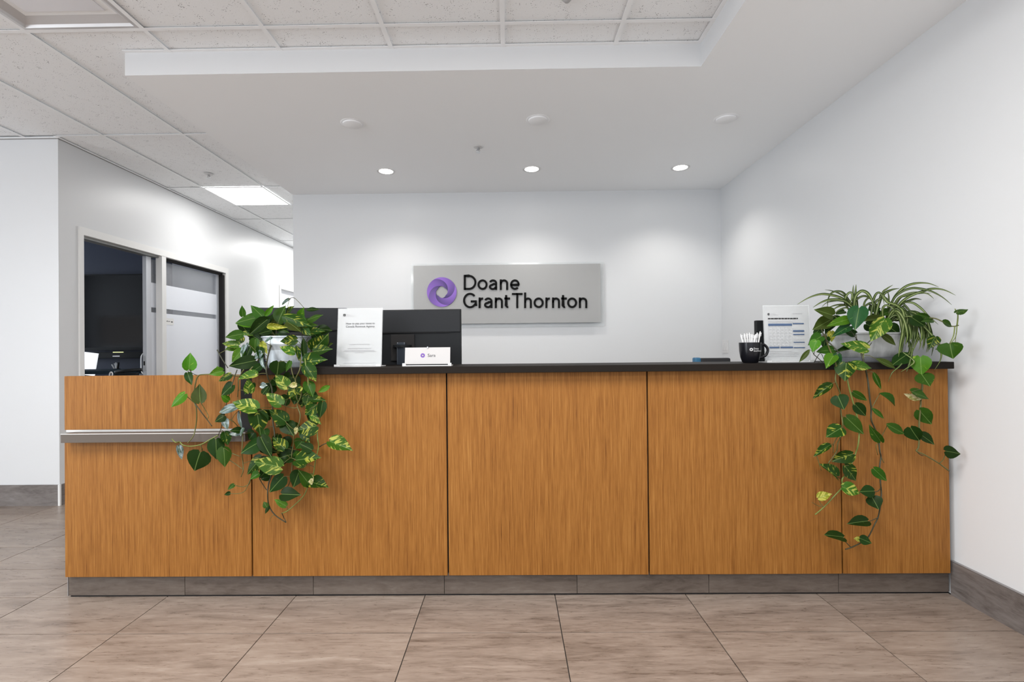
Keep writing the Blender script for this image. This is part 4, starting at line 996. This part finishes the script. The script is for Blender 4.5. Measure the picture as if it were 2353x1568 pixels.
# ---------------------------------------------------------------- right: pothos in an oval whitewashed planter
pr_ = at(1985, 838, 2.43)
PR = thing('potted_pothos', 'long vined pothos trailing from the oval whitewashed planter near the right wall', 'potted plant', (pr_.x, 2.43, ZW))
lathe('pot', [(.0, .0), (.150, .0), (.154, .006), (.157, .020), (.166, .024), (.183, .055), (.192, .095), (.190, .103), (.194, .110), (.194, .126), (.200, .130), (.200, .137), (.192, .137), (.186, .10), (.16, .03), (.0, .03)], galv('whitewashed_zinc', (0.40, 0.41, 0.405), .6, .10), PR, seg=64, sx=1.0, sy=.60, close=False)
lathe('pot_base_band', [(.1515, .0005), (.1585, .0005), (.1595, .022), (.158, .023)], mat('dark_zinc', (0.14, 0.145, 0.155), 0.4, 0.6), PR, seg=64, sx=1.0, sy=.60, close=False)
lathe('soil', [(.0, .120), (.188, .115)], M_SOIL, PR, seg=28, sx=1, sy=.6, close=False)
def depR(px, py):
    if py < 780: b = 2.36 + .035 * math.sin(px * 5.9 + py * 3.1)
    elif py < 835: b = 2.31 + (2.215 - 2.31) * (py - 780) / 55
    else: b = 2.222
    return b + .010 * math.sin(px * 3.7 + py * 1.3) - .006
vinesR = [
 ('o', 2.6, [(1895, 770, 2.34), (1905, 800, 2.28), (1920, 835, 2.225), (1921, 855), (1920, 876), (1930, 903), (1934, 925), (1932, 945), (1936, 970), (1936, 985), (1931, 1005), (1925, 1020), (1921, 1040), (1903, 1065)]),
 ('o', 1.6, [(1928, 1000), (1916, 1020), (1915, 1042)]),
 ('g', 2.8, [(1945, 836, 2.222), (1947, 872), (1958, 918), (1968, 952), (1974, 988), (1972, 1022), (1966, 1042), (1958, 1063), (1944, 1090), (1935, 1102), (1935, 1120), (1923, 1134), (1893, 1166), (1873, 1183)]),
 ('d', 2.8, [(1968, 780, 2.31), (1980, 815, 2.24), (1988, 845), (1993, 868), (1996, 890), (1999, 920), (2002, 938), (2002, 965), (2010, 985), (2021, 1012), (2020, 1020), (2022, 1040), (2024, 1050), (2021, 1075), (2022, 1085), (2023, 1110), (2025, 1130), (2024, 1155), (2018, 1188), (2010, 1205), (1995, 1235), (1980, 1247), (1955, 1259), (1942, 1263)]),
 ('o', 1.5, [(2024, 1050), (2031, 1064)]), ('o', 1.4, [(2019, 1018), (2013, 1026), (2017, 1046)]),
 ('o', 3.0, [(2117, 830, 2.222), (2118, 850), (2119, 890), (2116, 915), (2115, 940), (2112, 975), (2112, 1010), (2110, 1030), (2106, 1037), (2125, 1046), (2157, 1065), (2181, 1083)]),
 ('o', 1.6, [(2159, 1065), (2168, 1056), (2173, 1042)]), ('d', 1.6, [(2106, 1037), (2114, 1045), (2122, 1048)]),
 ('o', 2.4, [(2100, 735, 2.30), (2142, 731, 2.25), (2167, 740, 2.22), (2187, 750, 2.20), (2203, 748, 2.18)]), ('g', 2.2, [(2199, 749, 2.18), (2201, 724, 2.17), (2194, 710, 2.17)]),
 ('g', 2.0, [(2194, 751, 2.18), (2191, 772, 2.18), (2182, 790, 2.18)]), ('g', 1.6, [(2199, 750, 2.18), (2196, 774, 2.18), (2184, 790, 2.18)]), ('o', 1.0, [(2197, 765, 2.18), (2195, 790, 2.18)]),
 ('d', 2.4, [(1888, 758, 2.34), (1897, 779, 2.31), (1914, 796, 2.28), (1934, 817, 2.26)]), ('g', 2.4, [(1984, 802, 2.26), (1984, 830, 2.23)]), ('d', 2.0, [(1932, 741, 2.32), (1952, 758, 2.31), (1969, 780, 2.29)]),
 ('o', 1.6, [(2150, 803, 2.25), (2165, 798, 2.22), (2178, 795, 2.2)]), ('o', 1.5, [(2004, 937), (2012, 922), (2021, 906)]), ('o', 1.5, [(2023, 1008), (2030, 995), (2037, 982)]),
 ('d', 1.6, [(2017, 1190), (2007, 1195), (1994, 1200)]), ('d', 1.6, [(1955, 1258), (1945, 1248), (1937, 1238)]), ('d', 1.5, [(2025, 1120), (2018, 1129), (2008, 1131)]), ('o', 1.4, [(1893, 1166), (1885, 1157), (1880, 1146)]), ('d', 1.5, [(1935, 1101), (1929, 1099), (1921, 1096)]),
 ('o', 1.5, [(1876, 1046), (1881, 1062), (1887, 1082)]), ('o', 1.2, [(1890, 1165), (1878, 1162), (1866, 1155)]),
 ('d', 1.5, [(1870, 815, 2.30), (1890, 833, 2.29), (1880, 833, 2.31)]), ('d', 1.3, [(1870, 835, 2.33), (1885, 812, 2.31), (1895, 832, 2.30)]), ('d', 1.8, [(1992, 790, 2.29), (2003, 780, 2.29)]), ('d', 1.6, [(1992, 802, 2.27), (2003, 788, 2.28)]),
]
leavesR = [
 (1912, 725, 1876, 710, 25, 'o'), (1909, 735, 1868, 757, 27, 'o'), (1952, 733, 1900, 749, 20, 'b', 2.29), (1974, 708, 1964, 757, 34, 't', 2.27), (1952, 750, 1914, 771, 19, 't', 2.29), (1966, 768, 1938, 760, 15, 'd'), (1886, 754, 1870, 769, 17, 'd'),
 (1886, 774, 1859, 790, 22, 'g'), (1876, 783, 1867, 809, 20, 'b', 2.27), (1860, 804, 1837, 832, 9, 'o', 2.28), (1916, 804, 1876, 808, 23, 'g', 2.29), (1910, 762, 1911, 787, 14, 'y', 2.32), (1992, 802, 1934, 789, 24, 'V', 2.25), (1976, 800, 1922, 803, 13, 'd', 2.28),
 (1915, 818, 1898, 843, 24, 'b', 2.235), (1925, 815, 1921, 850, 18, 't', 2.23), (1945, 835, 1940, 875, 37, 'v', 2.205), (1957, 838, 2006, 846, 19, 'V', 2.21), (2033, 733, 2000, 780, 34, 'V', 2.255), (2028, 735, 1978, 733, 14, 'o'), (2020, 765, 2062, 794, 13, 'o', 2.28), (2012, 825, 2064, 847, 13, 'o', 2.23),
 (2086, 814, 2049, 836, 30, 'd', 2.25), (2115, 821, 2117, 863, 35, 'b', 2.205), (2118, 861, 2138, 888, 33, 'g', 2.205), (2095, 901, 2139, 916, 21, 'g'), (2117, 918, 2080, 907, 13, 'c'), (2112, 943, 2142, 977, 28, 'g'), (2092, 983, 2113, 1017, 29, 'd'), (2114, 998, 2150, 1022, 21, 'd'), (2173, 1037, 2212, 1043, 25, 'd'),
 (2007, 856, 2024, 894, 10, 'g'), (2020, 905, 2068, 931, 16, 'g'), (2003, 938, 2033, 963, 9, 'g'), (2036, 975, 2083, 998, 18, 'g'), (2023, 1014, 1997, 979, 18, 'g'), (1961, 902, 1994, 922, 14, 'g'), (1965, 930, 1992, 958, 21, 'd'), (1945, 960, 1986, 999, 27, 'g'), (1913, 882, 1870, 911, 18, 'v'), (1926, 911, 1939, 941, 31, 'd'),
 (1933, 984, 1898, 1004, 32, 'v'), (1909, 1022, 1873, 1044, 15, 'v'), (1959, 1044, 1912, 1058, 27, 'v'), (1922, 1095, 1891, 1065, 26, 'v'), (1941, 1071, 1971, 1107, 27, 'v'), (1936, 1120, 1980, 1134, 26, 'V'), (1881, 1145, 1911, 1134, 18, 'y'), (2008, 1129, 1979, 1130, 24, 'd'), (2004, 1143, 2020, 1171, 28, 'd'),
 (1993, 1198, 1949, 1202, 24, 'd'), (1938, 1235, 1895, 1228, 27, 'd'), (1977, 1238, 2004, 1249, 19, 'd'), (1977, 1240, 1962, 1238, 10, 'y'), (2008, 1078, 2039, 1107, 19, 'g'), (2017, 1093, 2003, 1078, 8, 'y', 2.235),
 (2198, 719, 2228, 708, 13, 'g', 2.15), (2183, 791, 2188, 824, 39, 'g', 2.16), (2149, 774, 2135, 799, 22, 'v', 2.24), (2097, 731, 2127, 751, 21, 'd', 2.28), (2142, 736, 2119, 738, 13, 'g', 2.26), (2105, 722, 2141, 731, 11, 'g', 2.28), (2167, 740, 2191, 751, 14, 'g', 2.19),
 (1930, 730, 1905, 745, 20, 'd', 2.40), (1990, 745, 2020, 758, 24, 'd', 2.40), (2040, 750, 2070, 770, 26, 'd', 2.38), (1950, 720, 1975, 735, 22, 'd', 2.42), (2010, 720, 2040, 735, 22, 'd', 2.42), (1900, 775, 1890, 800, 18, 'd', 2.33), (1915, 745, 1895, 765, 18, 'd', 2.40), (2000, 715, 2025, 705, 18, 'g', 2.42), (2045, 715, 2020, 725, 18, 'g', 2.40), (2050, 725, 2075, 735, 18, 'd', 2.42), (1940, 715, 1920, 722, 14, 'g', 2.42),
]
grow(PR, vinesR, leavesR, depR)

# ---------------------------------------------------------------- spider plant sharing the oval planter
M_BLADE = mat('spider_blade', (0.05, 0.10, 0.02), 0.45, spec=0.2); t = NT(M_BLADE)
uvn = t.n('UVMap'); sp_ = t.n('SeparateXYZ'); t.l(uvn.outputs[0], sp_.inputs[0])
au = t.math('ABSOLUTE', t.math('SUBTRACT', t.math('MULTIPLY', sp_.outputs[0], 2.0), 1.0))
oi = t.n('ObjectInfo')
dk = t.mix(oi.outputs['Random'], (0.014, 0.030, 0.005, 1), (0.042, 0.070, 0.012, 1))
t.l(t.mix(t.math('LESS_THAN', au, t.math('ADD', .12, t.math('MULTIPLY', oi.outputs['Random'], .26))), dk, (0.19, 0.23, 0.085, 1)), t.b.inputs['Base Color'])
SPP = thing('spider_plant', 'arching striped spider plant growing at the right end of the oval planter', 'plant', at(2050, 760, 2.43))
def blade(pts, wpx, Ys, Ye):
    n = len(pts); off = pw(SPP)
    P = spline([clampx(at(q[0], q[1], q[2] if len(q) > 2 else Ys + (Ye - Ys) * i / (n - 1))) for i, q in enumerate(pts)], 5)
    bm = bmesh.new(); uvl = bm.loops.layers.uv.new('UVMap'); R_ = []
    for i, p in enumerate(P):
        tg = (P[min(i + 1, len(P) - 1)] - P[max(i - 1, 0)]).normalized()
        view = (Vector((0, 0, CAM_H + .9)) - p).normalized()
        sd = tg.cross(view).normalized(); nn = sd.cross(tg).normalized()
        f = i / (len(P) - 1); wv = wpx / FPX * p.y * .5 * (.55 + .45 * min(1, f * 4)) * (1 if f < .6 else max(.06, 1 - (f - .6) / .4 * .9))
        R_.append([(bm.verts.new(p - off - sd * wv + nn * wv * .45), 0, f), (bm.verts.new(p - off), .5, f), (bm.verts.new(p - off + sd * wv + nn * wv * .45), 1, f)])
    for A, B in zip(R_, R_[1:]):
        for k in (0, 1):
            fc = bm.faces.new((A[k][0], A[k + 1][0], B[k + 1][0], B[k][0]))
            for lp, q in zip(fc.loops, (A[k], A[k + 1], B[k + 1], B[k])): lp[uvl].uv = q[1:]
    me = bpy.data.meshes.new('blade'); bm.to_mesh(me); bm.free()
    for p in me.polygons: p.use_smooth = True
    me.materials.append(M_BLADE); link('blade', me, SPP)
BL = [
 ([(1985, 735), (1955, 705), (1935, 687), (1910, 679), (1885, 677), (1858, 685), (1832, 700)], 6.5, 2.42, 2.28),
 ([(1985, 735), (1950, 698), (1930, 690), (1905, 690), (1886, 696), (1868, 707)], 6.5, 2.40, 2.30),
 ([(1985, 735), (1950, 690), (1938, 674), (1925, 670), (1911, 674), (1903, 688), (1901, 708)], 5, 2.42, 2.34),
 ([(1980, 735), (1948, 690), (1930, 676), (1912, 669), (1895, 666)], 3.5, 2.44, 2.44),
 ([(1972, 740), (1963, 705), (1960, 680), (1961, 655)], 6, 2.42, 2.42), ([(1972, 740), (1968, 700), (1966, 680), (1967, 654)], 7, 2.42, 2.42),
 ([(1970, 740), (1943, 700), (1944, 682), (1952, 673), (1958, 676), (1956, 690), (1952, 702)], 5, 2.40, 2.36),
 ([(1960, 735), (1962, 700), (1972, 686), (1988, 681), (2003, 690), (2010, 705)], 5, 2.42, 2.38),
 ([(1962, 735), (1964, 688), (1976, 671), (1988, 671), (1998, 680), (2004, 692), (2006, 706)], 7, 2.40, 2.36),
 ([(1975, 735), (1960, 705), (1945, 701), (1925, 701), (1905, 707), (1890, 716)], 4, 2.42, 2.38), ([(1975, 735), (1955, 706), (1935, 703), (1918, 710), (1912, 722)], 4, 2.42, 2.36), ([(1975, 738), (1950, 710), (1930, 712), (1915, 724)], 4, 2.42, 2.34),
 ([(1975, 735), (1950, 700), (1930, 692), (1912, 693), (1898, 697), (1888, 706)], 3.5, 2.44, 2.40),
 ([(1990, 735), (1985, 705), (1990, 690), (2000, 685), (2012, 690)], 4, 2.43, 2.40),
 ([(2035, 735), (2050, 694), (2065, 672), (2085, 657), (2110, 651), (2135, 652), (2157, 660)], 5.5, 2.42, 2.32),
 ([(2038, 735), (2052, 690), (2072, 671), (2095, 663), (2115, 664), (2140, 670), (2165, 683), (2187, 701)], 5.5, 2.40, 2.22),
 ([(2045, 740), (2065, 702), (2090, 682), (2120, 670), (2145, 664), (2170, 667), (2196, 679)], 6, 2.40, 2.20),
 ([(2040, 735), (2060, 692), (2080, 678), (2105, 673), (2130, 675), (2146, 687)], 5, 2.42, 2.30), ([(2045, 735), (2066, 688), (2085, 680), (2110, 675), (2140, 674)], 4.5, 2.44, 2.36),
 ([(2045, 735), (2070, 701), (2090, 691), (2105, 687), (2118, 689)], 5, 2.42, 2.34),
 ([(2045, 735), (2072, 699), (2095, 696), (2115, 708), (2135, 728), (2156, 746)], 5, 2.40, 2.26),
 ([(2010, 735), (2025, 684), (2045, 668), (2067, 663)], 6, 2.44, 2.42), ([(2012, 735), (2026, 678), (2038, 664), (2052, 655)], 4, 2.46, 2.46), ([(2035, 735), (2042, 695), (2042, 680), (2039, 668)], 3, 2.44, 2.44),
 ([(2000, 735), (2006, 695), (2012, 678), (2020, 673), (2028, 682), (2032, 700)], 5, 2.40, 2.36), ([(2010, 735), (2024, 680), (2032, 685), (2040, 695), (2060, 702), (2078, 718), (2092, 735)], 6, 2.40, 2.33),
 ([(2010, 735), (2010, 700), (2020, 688), (2035, 686), (2048, 700), (2060, 715)], 5, 2.41, 2.36), ([(2005, 735), (2000, 705), (1995, 700), (1988, 705), (1984, 715)], 5, 2.42, 2.38), ([(2020, 740), (2015, 705), (2003, 697), (1990, 702), (1980, 712)], 5, 2.42, 2.37), ([(2030, 740), (2028, 712), (2036, 702), (2050, 708), (2058, 722)], 5, 2.40, 2.35),
 ([(2040, 735), (2060, 725), (2076, 752), (2086, 779), (2091, 795), (2089, 813), (2068, 841, 2.22), (2050, 857, 2.21), (2041, 878, 2.22)], 5.5, 2.36, 2.25),
 ([(2050, 740), (2075, 712), (2095, 742), (2110, 772), (2104, 792), (2092, 818)], 5.5, 2.38, 2.27),
 ([(2060, 735), (2095, 728), (2130, 758), (2152, 785), (2162, 808), (2161, 828), (2147, 851)], 4.5, 2.34, 2.20),
 ([(2050, 740), (2075, 705), (2088, 712), (2098, 722)], 5, 2.38, 2.36), ([(2045, 738), (2068, 700), (2082, 704), (2094, 718)], 4, 2.38, 2.34),
 ([(2075, 810, 2.24), (2100, 830, 2.22), (2090, 842, 2.215), (2070, 855, 2.21)], 4, 2.24, 2.21), ([(2098, 800, 2.25), (2090, 835, 2.22), (2083, 855, 2.215)], 4, 2.2, 2.2),
]
RB = random.Random(5)
for k in range(26):
    ex = 2064 + k * 3.0 + RB.uniform(-3, 3); ey = 800 + RB.uniform(-18, 34) - max(0, ex - 2120) * .7
    sx_ = 2045 + RB.uniform(-8, 22)
    tx_ = sx_ + (ex - sx_) * .75 + RB.uniform(4, 14); ty_ = 716 + RB.uniform(-8, 22)
    BL.append(([(sx_, 738), ((sx_ + tx_) / 2, ty_ - 2), (tx_, ty_ + 16), (ex + 4, (ty_ + ey) / 2 + 16), (ex, ey)], RB.uniform(4.2, 6.5), 2.38, 2.27 + RB.uniform(-.02, .03)))
for pts, wpx, a, b in BL: blade(pts, wpx, a, b)
